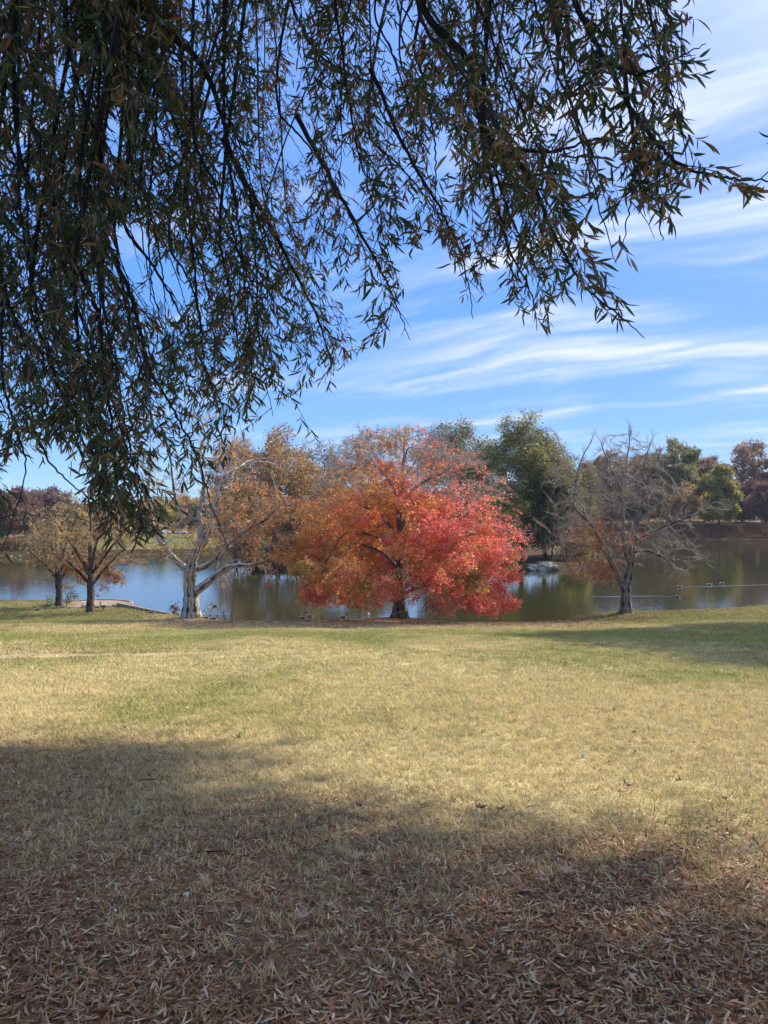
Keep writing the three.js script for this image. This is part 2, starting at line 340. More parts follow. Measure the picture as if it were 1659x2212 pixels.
const LITTERS = [[0.38, 0.22, 0.12], [0.31, 0.16, 0.085], [0.45, 0.30, 0.18], [0.18, 0.09, 0.05], [0.39, 0.26, 0.165], [0.37, 0.20, 0.095], [0.29, 0.125, 0.06], [0.55, 0.42, 0.29], [0.24, 0.13, 0.075]];
{
  const flat = (R, tilt) => { const q = yQuat(R() * 6.28); q.multiply(new THREE.Quaternion().setFromEuler(new THREE.Euler(Math.PI / 2 + (R() - 0.5) * tilt, (R() - 0.5) * tilt * 1.6 + (R() < 0.3 ? Math.PI : 0), 0, 'YXZ'))); return q; };
  const R = rngOf(202), lists = [[], [], []];
  for (let i = 0; i < 330000; i++) {
    const D = Math.sqrt(mix(1.2 * 1.2, 13 * 13, Math.pow(R(), 1.75))), x = (R() * 2 - 1) * (D * 0.8 + 1.8), k = cover(x, D);
    const clump = smooth(-0.55, 0.35, n2(x * 1.7, D * 1.4) + 0.5 * n2b(x * 4, D * 3.6)); if (R() > (k.litter * 0.95 + 0.04) * (0.68 + 0.5 * clump)) continue;
    const c = pick(R, LITTERS), j = 0.7 + R() * 0.6, p = ground(x, D); p.y += 0.006 + R() * 0.028 * k.litter;
    lists[i % 3].push({ m: place(p, flat(R, 1.0), V(0.036 + R() * 0.034, 0.034 + R() * 0.036, 0.05 + R() * 0.05)), c: [c[0] * j, c[1] * j, c[2] * j] });
  }
  [willowLeaf(0.28, 0.35), willowLeaf(-0.35, 0.5), willowLeaf(0.1, 0.15, 4, 0.24)].forEach((g, i) => tag(instanced(i ? `fallen_leaves_${String(i).padStart(3, '0')}` : 'fallen_leaves', g, M.dryLeaf, lists[i], scene, 'stuff'), 'fallen narrow oak leaves covering the ground'));
  const mid = [], red = [];
  for (let i = 0; i < 56000; i++) {
    const D = Math.sqrt(mix(6 * 6, 63 * 63, R())), x = (R() * 2 - 1) * (D * 0.72 + 1), k = cover(x, D), p = fbm(x * 0.25, D * 0.25, 2), sh = shoreD(x);
    if (D > sh - 0.2 || R() > k.litter * 0.5 + 0.045 + 0.16 * smooth(0.05, 0.5, p) * smooth(2, 9, x + 6)) continue;
    const c = pick(R, [[0.5, 0.3, 0.17], [0.4, 0.23, 0.12], [0.6, 0.43, 0.27], [0.22, 0.11, 0.06], [0.42, 0.19, 0.11]]), j = 0.75 + R() * 0.6, q = ground(x, D); q.y += 0.03;
    mid.push({ m: place(q, yQuat(R() * 6.28).multiply(new THREE.Quaternion().setFromEuler(new THREE.Euler((R() - 0.5) * 1.3, 0, (R() - 0.5) * 1.3))), mix(0.075, 0.15, smooth(8, 50, D)) * (0.6 + R() * 0.7)), c: [c[0] * j, c[1] * j, c[2] * j] });
  }
  for (let i = 0; i < 26000; i++) {
    const x = (R() * 2 - 1) * 42, sh = shoreD(x), D = sh - 0.1 - Math.pow(R(), 1.7) * 13, w = Math.exp(-(((x - 1) / 15) ** 2));
    if (R() > 0.12 + 0.88 * w) continue;
    const c = mixC(pick(R, [[0.34, 0.2, 0.13], [0.42, 0.28, 0.19], [0.26, 0.14, 0.09]]), pick(R, [[0.36, 0.10, 0.07], [0.42, 0.17, 0.1], [0.3, 0.12, 0.08]]), w * R()), q = ground(x, D); q.y += 0.03;
    red.push({ m: place(q, yQuat(R() * 6.28).multiply(new THREE.Quaternion().setFromEuler(new THREE.Euler((R() - 0.5) * 1.5, 0, (R() - 0.5) * 1.5))), 0.12 + R() * 0.08), c });
  }
  tag(instanced('scattered_leaves', lobedLeaf(0.35), M.dryLeaf, mid, scene, 'stuff'), 'broad tan leaves scattered over the lawn');
  tag(instanced('scattered_leaves_001', lobedLeaf(0.5), M.dryLeaf, red, scene, 'stuff'), 'reddish fallen leaves along the lake edge of the lawn');
}

// ------------------------------------------------------------------ trees: space colonisation
// skel: polylines of [point, radius]; lobes: [x, y, z, rx, ry, rz, count]; all relative to the base
function grow(seed, skel, lobes, step, opt = {}) {
  const R = rngOf(seed), P = [], par = [], minR = [], key = new Map();
  for (const line of skel) {
    const pts = line.map((l) => V(l[0], l[1], l[2]));
    let prev = -1, from = pts[0];
    if (P.length) { let bd = 1e9; for (let i = 0; i < P.length; i++) { const d = P[i].distanceToSquared(from); if (d < bd) { bd = d; prev = i; } } } else { P.push(from.clone()); par.push(-1); minR.push(line[0][3]); prev = 0; }
    const total = pts.reduce((s, p, i) => (i ? s + p.distanceTo(pts[i - 1]) : 0), 0), n = Math.max(2, Math.round(total / (step * 0.8)));
    const c = pts.length > 2 ? curve(pts, n) : pts.length === 2 ? Array.from({ length: n + 1 }, (_, i) => pts[0].clone().lerp(pts[1], i / n)) : pts;
    for (let i = 1; i < c.length; i++) {
      const t = (i / (c.length - 1)) * (line.length - 1), a = Math.floor(Math.min(t, line.length - 1.001)), r = mix(line[a][3], line[Math.min(a + 1, line.length - 1)][3], t - a);
      const q = c[i].clone(); q.x += (R() - 0.5) * step * 0.22; q.z += (R() - 0.5) * step * 0.22; q.y += (R() - 0.5) * step * 0.12;
      P.push(q); par.push(prev); minR.push(r); prev = P.length - 1;
    }
  }
  const A = [];
  for (const [x, y, z, rx, ry, rz, n] of lobes) for (let i = 0; i < n; i++) {
    const d = V(R() * 2 - 1, R() * 2 - 1, R() * 2 - 1); if (d.lengthSq() > 1) { i--; continue; }
    d.setLength(Math.pow(d.length(), 0.7)); const p = V(x + d.x * rx, y + d.y * ry, z + d.z * rz);
    if (p.y > 0.4) A.push(p);
  }
  const near = new Int32Array(A.length).fill(-1), nd = new Float64Array(A.length).fill(1e18), dead = new Uint8Array(A.length);
  let from = 0; const kill = step * (opt.kill ?? 1.3), k2 = kill * kill, trop = opt.tropism ?? 0, dir = V(), kids = new Int16Array(40000);
  for (let it = 0; it < (opt.iters ?? 120); it++) {
    const to = P.length;
    for (let a = 0; a < A.length; a++) { if (dead[a]) continue; const q = A[a]; for (let i = from; i < to; i++) { const d = q.distanceToSquared(P[i]); if (d < nd[a]) { nd[a] = d; near[a] = i; } } if (nd[a] < k2) dead[a] = 1; }
    from = to;
    const acc = new Map();
    for (let a = 0; a < A.length; a++) { if (dead[a]) continue; const i = near[a]; let e = acc.get(i); if (!e) acc.set(i, (e = V())); dir.subVectors(A[a], P[i]).normalize(); e.add(dir); }
    let added = 0;
    for (const [i, e] of acc) {
      if (kids[i] > 3 || P.length > 30000) continue;
      e.normalize(); e.y += trop; e.x += (R() - 0.5) * 0.5; e.y += (R() - 0.5) * 0.4; e.z += (R() - 0.5) * 0.5;
      if (par[i] >= 0) { dir.subVectors(P[i], P[par[i]]).normalize(); e.addScaledVector(dir, 0.55); }
      e.normalize(); P.push(P[i].clone().addScaledVector(e, step)); par.push(i); minR.push(0); kids[i]++; added++;
    }
    if (!added) break;
  }
  const N = P.length, cnt = new Float64Array(N), child = Array.from({ length: N }, () => []);
  for (let i = N - 1; i >= 0; i--) { if (!cnt[i]) cnt[i] = 1; if (par[i] >= 0) { cnt[par[i]] += cnt[i]; child[par[i]].push(i); } }
  const root = skel[0][0][3], rmin = opt.rmin ?? 0.02, rad_ = new Float64Array(N);
  for (let i = 0; i < N; i++) rad_[i] = Math.max(rmin, root * 0.9 * Math.pow(cnt[i] / cnt[0], 0.5), minR[i]);
  for (let i = 1; i < N; i++) rad_[i] = Math.min(rad_[i], rad_[par[i]]);
  const chains = [];
  const stack = [[0, -1]];
  while (stack.length) {
    const [s, p] = stack.pop(), pts = [], rr = []; if (p >= 0) { pts.push(P[p]); rr.push(Math.min(rad_[s] * 1.15, rad_[p])); }
    let i = s; const ids = [];
    for (;;) {
      pts.push(P[i]); rr.push(rad_[i]); ids.push(i);
      if (!child[i].length) break;
      let b = child[i][0]; for (const c of child[i]) if (rad_[c] > rad_[b] || (rad_[c] === rad_[b] && cnt[c] > cnt[b])) b = c;
      for (const c of child[i]) if (c !== b) stack.push([c, i]);
      i = b;
    }
    chains.push({ pts, rr, r: rr[Math.min(1, rr.length - 1)] });
  }
  return { P, par, cnt, rad: rad_, chains, N, A };
}
// wood meshes: trunk, limbs (each its own part) and the fine branches as one part
function wood(o, t, mat, fineMat, limbR, flare) {
  const fine = new Tubes(); let first = true, limbs = 0;
  for (const c of t.chains) {
    const rr = c.rr.slice(); rr[rr.length - 1] *= 0.5;
    if (first) {
      first = false; let tr = new Tubes();
      const pts = c.pts.slice(), r2 = rr;
      if (flare) { const h0 = pts[0].y; for (let i = 0; i < pts.length; i++) { const h = pts[i].y - h0; r2[i] *= 1 + flare * Math.exp(-h / (r2[0] * 1.1)); } pts.unshift(pts[0].clone().add(V(0, -0.5, 0))); r2.unshift(r2[0] * 1.3); }
      part('trunk', tr.add(pts, r2, r2[0] > 0.2 ? 14 : 8, 0.14).build(), mat, o);
    } else if (c.r > limbR && limbs < 60 && c.pts.length > 2) { limbs++; part('limb', new Tubes().add(c.pts, rr, c.r > 0.15 ? 9 : 6, 0.1).build(), mat, o); }
    else fine.add(c.pts, rr, c.r > 0.06 ? 5 : 3);
  }
  if (fine.p.length) part('branches', fine.build(), fineMat, o, 'stuff');
}
function leafSpray(seed, n, spread, size, droop = 0) {
  const R = rngOf(seed), pos = [], idx = [];
  for (let i = 0; i < n; i++) {
    const q = randQuat(R), s = size * (0.65 + R() * 0.7), c = V(R() * 2 - 1, R() * 2 - 1, R() * 2 - 1).multiplyScalar(spread), b = pos.length / 3;
    for (const [x, y, z] of [[0, -0.5, 0], [-0.36, 0.02, 0.12], [0, 0.5, 0.04], [0.36, 0.02, 0.12]]) { const v = V(x * s, y * s, z * s).applyQuaternion(q).add(c); v.y -= droop * s * y * y; pos.push(v.x, v.y, v.z); }
    idx.push(b, b + 1, b + 2, b, b + 2, b + 3);
  }
  return geo(pos, idx);
}
function twigSpray(seed, n, len, r) {
  const R = rngOf(seed), t = new Tubes();
  for (let i = 0; i < n; i++) {
    const d = V((R() - 0.5) * 1.3, 0.5 + R() * 0.7, (R() - 0.5) * 1.3).normalize(), p = V((R() - 0.5) * 0.1, 0, (R() - 0.5) * 0.1), l = len * (0.5 + R() * 0.7), m = p.clone().addScaledVector(d, l * 0.5), e = m.clone().addScaledVector(d.clone().add(V((R() - 0.5) * 0.7, (R() - 0.4) * 0.5, (R() - 0.5) * 0.7)).normalize(), l * 0.5);
    t.add([p, m, e], [r, r * 0.8, r * 0.3], 3);
    const e2 = m.clone().addScaledVector(d.clone().add(V((R() - 0.5) * 1.6, (R() - 0.5), (R() - 0.5) * 1.6)).normalize(), l * 0.4); t.add([m, e2], [r * 0.7, r * 0.3], 3);
  }
  return t.build();
}
const SPRAY = { near: leafSpray(1, 6, 0.20, 0.17, 0.2), mid: leafSpray(2, 7, 0.55, 0.34), far: leafSpray(3, 8, 0.95, 0.62), narrow: leafSpray(4, 5, 0.3, 0.16) };
const TWIG = { near: twigSpray(1, 4, 0.75, 0.011), mid: twigSpray(2, 5, 1.5, 0.02), far: twigSpray(3, 5, 2.2, 0.035) };
function crown(o, t, spray, seed, per, jitter, keep, color, scale = 1, thin = 6) {
  const R = rngOf(seed), list = [];
  const spots = t.A.slice(); for (let i = 1; i < t.N; i++) if (t.cnt[i] <= thin) spots.push(t.P[i]);
  for (const p of spots) {
    const k = keep(p, R) * per; let n = Math.floor(k) + (R() < k % 1 ? 1 : 0);
    while (n-- > 0) {
      const q = p.clone().add(V((R() * 2 - 1) * jitter, (R() * 2 - 1) * jitter * 0.8, (R() * 2 - 1) * jitter));
      const c = color(q, R), j = 0.6 + R() * 0.75;
      list.push({ m: place(q, randQuat(R), scale * (0.75 + R() * 0.5)), c: [c[0] * j, c[1] * j, c[2] * j] });
    }
  }
  if (list.length) instanced('crown', spray, M.leaf, list, o);
  return list.length;
}
function twigs(o, t, g, mat, seed, prob, scale = 1, thin = 5) {
  const R = rngOf(seed), list = [], d = V();
  for (let i = 1; i < t.N; i++) {
    if (t.cnt[i] > thin) continue; let k = typeof prob === 'function' ? prob(t.P[i]) : prob, n = Math.floor(k) + (R() < k % 1 ? 1 : 0);
    d.subVectors(t.P[i], t.P[t.par[i]]).normalize();
    while (n-- > 0) { const e = d.clone().add(V((R() - 0.5) * 0.9, (R() - 0.35) * 0.8, (R() - 0.5) * 0.9)).normalize(); list.push({ m: place(t.P[i], frameQuat(e, R() * 6.28), scale * (0.6 + R() * 0.7)) }); }
  }
  if (list.length) instanced('twigs', g, mat, list, o, 'stuff');
}
function shell(R, n, cx, cy, cz, rx, ry, rz, lobeR, count, inner = 0.35, low = -1) {   // lobes spread through an ellipsoid
  const out = [];
  while (out.length < n) {
    const d = V(R() * 2 - 1, R() * 2 - 1, R() * 2 - 1); const l = d.length(); if (l > 1 || l < inner || d.y < low) continue;
    const s = lobeR * (0.6 + R() * 0.8); out.push([cx + d.x * rx, cy + d.y * ry, cz + d.z * rz, s, s * 0.7, s, count]);
  }
  return out;
}

// ---- the red maple in the middle
{
  const R = rngOf(7), b = ground(1.25, 62.8), o = thing('red_maple', b, 0, 'broad red and orange maple standing at the middle of the lake edge', 'tree');
  const sk = [[[0, 0, 0, 0.46], [0.02, 1.2, 0, 0.42], [-0.05, 2.6, 0.1, 0.40], [0.1, 5, 0, 0.34], [0.0, 8, 0, 0.22], [0.3, 11.5, 0, 0.11], [0.4, 14.5, 0.2, 0.04]]];
  for (let i = 0; i < 17; i++) { const a = i * 2.4 + R(), h = 1.9 + i * 0.52, l = (4.6 - i * 0.12) * (0.8 + R() * 0.4), up = 0.25 + i * 0.05; sk.push([[0, h, 0, 0.17], [Math.cos(a) * l * 0.45, h + l * up * 0.7, Math.sin(a) * l * 0.45, 0.12], [Math.cos(a) * l, h + l * up, Math.sin(a) * l, 0.05]]); }
  const lobes = [];
  // tiers: wide low skirt, dome above
  for (let i = 0; i < 260; i++) {
    const h = Math.pow(R(), 0.95), y = mix(2.0, 15.0, h), a = R() * 6.28, prof = y < 5 ? mix(8.0, 10.4, (y - 2.0) / 3) : 10.2 * Math.pow(Math.max(0, 1 - ((y - 5) / 10.8) ** 2.1), 0.7), rr = prof * Math.sqrt(mix(0.2, 1, R()));
    if (rr < 3.4 && y < 3.9) continue;
    if (Math.abs(Math.cos(a) * rr) < 1.5 && y < 2.7) continue;
    const droop = rr > 6 && y < 7 ? -0.9 * R() : 0, s = 0.9 + R() * 0.95;
    lobes.push([Math.cos(a) * rr * (Math.cos(a) > 0 ? 1.03 : 0.9), y + droop, Math.sin(a) * rr, s, s * 0.55, s, 34]);
  }
  const t = grow(41, sk, lobes, 0.36, { kill: 1.4, tropism: -0.02, rmin: 0.016, iters: 90 });
  wood(o, t, M.barkMaple, M.twigGrey, 0.1, 0.9);
  const RED = [0.66, 0.13, 0.13], SCAR = [0.76, 0.22, 0.13], ORA = [0.78, 0.33, 0.12], GOLD = [0.74, 0.43, 0.14], GRN = [0.3, 0.3, 0.07], PINK = [0.8, 0.27, 0.26];
  const color = (p, r) => {
    const side = clamp(0.60 + p.x / 18 + 0.55 * n3(p.x * 0.24, p.y * 0.3, p.z * 0.24) + 0.25 * n3(p.x * 0.8, p.y * 0.9, p.z * 0.8) + (r() - 0.5) * 0.3 - 0.02 * (p.y - 8));
    let c = side < 0.5 ? mixC(GOLD, ORA, side * 2) : mixC(ORA, pick(r, [RED, SCAR, SCAR, PINK]), clamp((side - 0.5) * 2.6));
    const gr = smooth(0.25, 0.6, n3(p.x * 0.28 + 9, p.y * 0.4, p.z * 0.28)) * smooth(7, 3.5, p.y) + 0.8 * Math.exp(-(((p.x - 5.2) / 1.6) ** 2) - (((p.y - 3.6) / 1.3) ** 2)); if (r() < gr * 0.85) c = mixC(GRN, GOLD, r() * 0.5);
    return c;
  };
  const n = crown(o, t, SPRAY.near, 3, 3.1, 0.36, (p) => (Math.abs(p.x) < 1.7 && p.y < 2.3 ? 0 : 1) * mix(1.1, 0.07, smooth(8.8, 13.4, p.y + 0.5 * Math.abs(p.x + 1))) * (0.6 + 0.6 * smooth(-0.3, 0.4, n3(p.x * 0.35, p.y * 0.5, p.z * 0.35))), color, 1.05, 8);
  twigs(o, t, TWIG.near, M.twigGrey, 9, (p) => mix(0.1, 1.6, smooth(8, 13, p.y)));
  console.log('maple', t.N, n);
}
// ---- pale heavy-limbed tree at the left
{
  const R = rngOf(17), b = ground(-16.1, 64.2), o = thing('pale_oak', b, 0, 'large pale-barked tree with a thick flared trunk and thin orange leaves', 'tree');
  const sk = [
    [[0, 0, 0, 0.62], [0, 1.0, 0, 0.54], [0.02, 2.2, 0, 0.56], [-0.1, 3.4, 0.1, 0.44], [0.25, 5.0, 0.2, 0.36], [0.85, 6.8, 0, 0.28], [0.6, 8.6, -0.2, 0.2], [1.1, 11.2, 0, 0.12], [0.7, 13.4, 0.2, 0.07], [1.2, 15.2, 0.2, 0.04]],
    [[0.1, 2.1, 0.1, 0.4], [1.2, 2.75, 0.4, 0.33], [2.3, 3.7, 0.6, 0.27], [3.2, 4.3, 0.6, 0.22], [5.4, 4.5, 0.5, 0.15], [8.0, 5.6, 0.3, 0.09]],
    [[-0.05, 3.7, 0, 0.34], [-0.9, 4.6, 0.2, 0.27], [-2.0, 5.8, 0.3, 0.22], [-3.0, 7.4, 0.2, 0.18], [-3.6, 10, 0, 0.1], [-3.4, 12.5, 0, 0.05]],
    [[0.2, 5.2, 0, 0.3], [1.2, 6.6, -0.3, 0.24], [1.7, 8.8, -0.3, 0.18], [2.6, 11.8, -0.3, 0.1]],
    [[0.4, 4.0, 0, 0.2], [1.6, 4.6, -0.4, 0.16], [3.4, 6.6, -0.4, 0.12], [6.2, 8.3, -0.6, 0.07]],
    [[2.3, 3.7, 0.6, 0.14], [2.5, 5.0, 0.5, 0.11], [3.4, 6.4, 0.7, 0.07]],
    [[0.5, 8, 0, 0.15], [-1.0, 9.4, 0.3, 0.1], [-1.7, 13.2, 0.2, 0.05]],
  ];
  const lobes = [...shell(R, 34, 1.8, 11.2, 0, 6.6, 6.4, 5.5, 1.5, 18, 0.3), ...shell(R, 22, 5.4, 8.6, 0, 4.6, 3.8, 4, 1.3, 18, 0.2), ...shell(R, 8, 5.0, 3.4, 0.5, 3.4, 1.5, 2, 0.9, 10, 0), ...shell(R, 7, -2.6, 6, 0.3, 1.8, 2.4, 2, 0.8, 9, 0), [0.1, 3.8, 0.9, 1.1, 0.9, 0.8, 20], [1.3, 5.4, 0.5, 0.9, 0.8, 0.8, 12]];
  const t = grow(43, sk, lobes, 0.4, { kill: 1.4, rmin: 0.02, iters: 90 });
  wood(o, t, M.barkPale, M.twigGrey, 0.08, 0.55);
  const color = (p, r) => { const k = clamp(0.5 + p.x / 14 + 0.4 * n3(p.x * 0.3, p.y * 0.3, p.z * 0.3)); return r() < 0.12 ? [0.22, 0.2, 0.05] : mixC(p.y < 6 ? [0.52, 0.36, 0.1] : [0.56, 0.35, 0.16], [0.56, 0.24, 0.1], k * (0.5 + r() * 0.5)); };
  crown(o, t, SPRAY.near, 4, 2.2, 0.45, (p) => (p.x > 2.5 && p.y > 5 && p.y < 11 ? 1.25 : p.y > 11.5 ? 0.3 : 0.4) * smooth(-0.5, 0.5, n3(p.x * 0.4, p.y * 0.4, p.z * 0.4) + 0.1), color, 1.0);
  twigs(o, t, TWIG.near, M.twigGrey, 19, 0.6);
}
// ---- bare tree on the right
{
  const R = rngOf(27), b = ground(21.7, 69), o = thing('bare_tree', b, 0, 'nearly leafless grey tree with forked trunk and orange leaves low on its left', 'tree');
  const sk = [
    [[0, 0, 0, 0.44], [-0.02, 1.2, 0, 0.41], [0.0, 2.4, 0, 0.44], [0.42, 4.0, 0, 0.34], [0.6, 5.8, 0, 0.28], [0.8, 7.2, -0.1, 0.22], [1.5, 9.6, -0.2, 0.15], [2.2, 12.4, 0, 0.09], [3.2, 14.5, 0, 0.04]],
    [[-0.05, 2.2, 0, 0.34], [-0.7, 3.2, 0.1, 0.28], [-1.5, 4.9, 0.2, 0.22], [-2.6, 6.9, 0.2, 0.18], [-3.4, 8.2, 0.1, 0.15], [-4.6, 9.5, 0, 0.12], [-4.5, 11.2, 0, 0.1], [-4.1, 13.4, 0, 0.07], [-3.0, 15.6, 0, 0.03]],
    [[0.45, 4.2, 0, 0.26], [-0.1, 5.8, 0.1, 0.22], [-0.25, 7.2, 0.1, 0.19], [-0.3, 9.2, 0, 0.17], [-0.45, 11.0, 0, 0.14], [-1.5, 13.2, 0.1, 0.07], [-2.4, 15.6, 0, 0.03]],
    [[-0.45, 11, 0, 0.12], [0.1, 13.6, 0, 0.08], [0.4, 16.4, 0, 0.03]], [[-0.42, 11, 0, 0.11], [1.2, 12.6, 0.1, 0.08], [2.4, 15.8, 0, 0.03]],
    [[-1.5, 4.9, 0.2, 0.16], [-2.2, 5.6, 0.4, 0.13], [-3.9, 6.0, 0.5, 0.1], [-6.0, 6.4, 0.4, 0.06]],
    [[0.7, 6.4, 0, 0.15], [2.6, 7.4, 0.4, 0.11], [5.6, 8.6, 0.4, 0.06]], [[1.0, 8, 0, 0.13], [3.4, 10, -0.3, 0.09], [5.8, 11.6, -0.3, 0.05]], [[-4.4, 12.4, 0, 0.07], [-5.6, 14.2, 0, 0.05], [-6.2, 16, 0, 0.03]],
    [[0.6, 5.4, 0, 0.1], [1.9, 5.5, 0.6, 0.08], [3.6, 4.7, 0.8, 0.04]],
  ];
  const lobes = [...shell(R, 70, 0.2, 9.4, 0, 7.0, 6.8, 5.8, 1.6, 36, 0.2), ...shell(R, 12, 3.4, 5.2, 0.4, 3.6, 1.8, 2.4, 1.0, 14, 0), ...shell(R, 10, -3.6, 5.4, 0.4, 3.0, 2.4, 2.4, 1.0, 14, 0), ...shell(R, 5, -1.9, 3.3, 0.4, 1.5, 1.0, 1, 0.7, 10, 0)];
  const t = grow(47, sk, lobes, 0.42, { kill: 1.35, rmin: 0.02, iters: 90, tropism: 0.12 });
  wood(o, t, M.barkGrey, M.twigGrey, 0.08, 0.5);
  twigs(o, t, twigSpray(11, 4, 1.15, 0.0095), M.twigPale, 29, 0.95);
  crown(o, t, SPRAY.near, 5, 0.9, 0.3, (p) => (p.x < -0.6 && p.y < 4.8 ? 1.1 : Math.exp(-(((p.x + 3.4) / 1.6) ** 2) - (((p.y - 6.4) / 1.8) ** 2)) * 0.9 + (p.x > -2 && p.x < 1 && p.y < 8 && p.y > 6 ? 0.25 : 0)), (p, r) => pick(r, [[0.48, 0.12, 0.04], [0.45, 0.2, 0.05], [0.42, 0.1, 0.05], [0.5, 0.28, 0.06]]), 0.8);
}
// ---- two small vase-shaped trees on the left point
for (const [u, v, hgt, seed, label, lean, sc] of [[195.5, 1321, 11.6, 61, 'small dark-trunked tree in front of the brick terrace, brown and yellow leaves', 0, 1], [127.5, 1306, 11.8, 62, 'small dark tree standing beside the green bench, leftmost of the shore trees', -0.3, 0.85]]) {
  const R = rngOf(seed), D = u > 150 ? 71.3 : 76.5, b = ground(((u - 829.5) / FOC) * D, D), o = thing('small_tree', b, 0, label, 'tree');
  const sk = [[[0, 0, 0, 0.34], [0, 1.2, 0, 0.29], [lean * 0.3, 3.2, 0, 0.28], [lean, 6, 0, 0.12], [lean, 9, 0, 0.04]]];
  for (let i = 0; i < 9; i++) { const a = i * 2.4 + R() * 0.6, l = 2.6 + R() * 1.5; sk.push([[0, 2.3 + i * 0.22, 0, 0.15], [Math.cos(a) * l * 0.45, 3.2 + i * 0.3 + l * 0.25, Math.sin(a) * l * 0.45, 0.11], [Math.cos(a) * l, 4 + i * 0.45 + l * 0.5, Math.sin(a) * l, 0.05]]); }
  const lobes = shell(R, 40, 0, hgt * 0.62, 0, 4.6 * sc, hgt * 0.36, 4.2 * sc, 1.1, 16, 0.2).concat([[1.7, 2.9, 0.3, 1.1, 1.2, 0.8, 22], [-2.4, 4.2, 0, 1.4, 1, 1, 18], [2.6, 3.2, -0.3, 1, 0.8, 0.8, 14]]);
  const t = grow(seed + 2, sk, lobes, 0.38, { kill: 1.4, rmin: 0.018 });
  wood(o, t, M.barkBrown, M.twigBrown, 0.07, 0.25);
  crown(o, t, SPRAY.near, seed, 2.1, 0.4, (p) => (p.y < 4.2 ? 1.7 : p.y > 8.5 ? 0.35 : 0.8) * smooth(-0.4, 0.4, n3(p.x * 0.5, p.y * 0.5, p.z * 0.5)), (p, r) => (p.y < 4.4 && p.x > 0 ? mixC([0.44, 0.24, 0.05], [0.34, 0.13, 0.04], r()) : mixC([0.36, 0.22, 0.12], [0.52, 0.36, 0.15], r())), 0.95);
  twigs(o, t, TWIG.near, M.twigBrown, seed + 5, 0.55);
}
// ---- trees across the water: u, top, width, D, palette, how leafy, kind, label
const PAL = {
  orange: [[0.58, 0.34, 0.14], [0.54, 0.36, 0.15], [0.5, 0.31, 0.15]], pale: [[0.605, 0.370, 0.202], [0.504, 0.302, 0.168], [0.672, 0.336, 0.168]], olive: [[0.319, 0.297, 0.128], [0.404, 0.361, 0.170], [0.255, 0.234, 0.106]],
  green: [[0.34, 0.33, 0.12], [0.42, 0.38, 0.13], [0.28, 0.285, 0.11]], dark: [[0.16, 0.165, 0.07], [0.21, 0.2, 0.085], [0.24, 0.22, 0.1]], yellow: [[0.486, 0.406, 0.082], [0.421, 0.341, 0.082], [0.356, 0.324, 0.082]],
  russet: [[0.40, 0.25, 0.15], [0.34, 0.22, 0.14], [0.42, 0.29, 0.17]], maroon: [[0.28, 0.14, 0.115], [0.33, 0.18, 0.14], [0.27, 0.16, 0.13]], grey: [[0.336, 0.286, 0.202], [0.286, 0.235, 0.168], [0.386, 0.336, 0.235]], brown: [[0.360, 0.234, 0.126], [0.306, 0.180, 0.108], [0.450, 0.288, 0.144]],
};
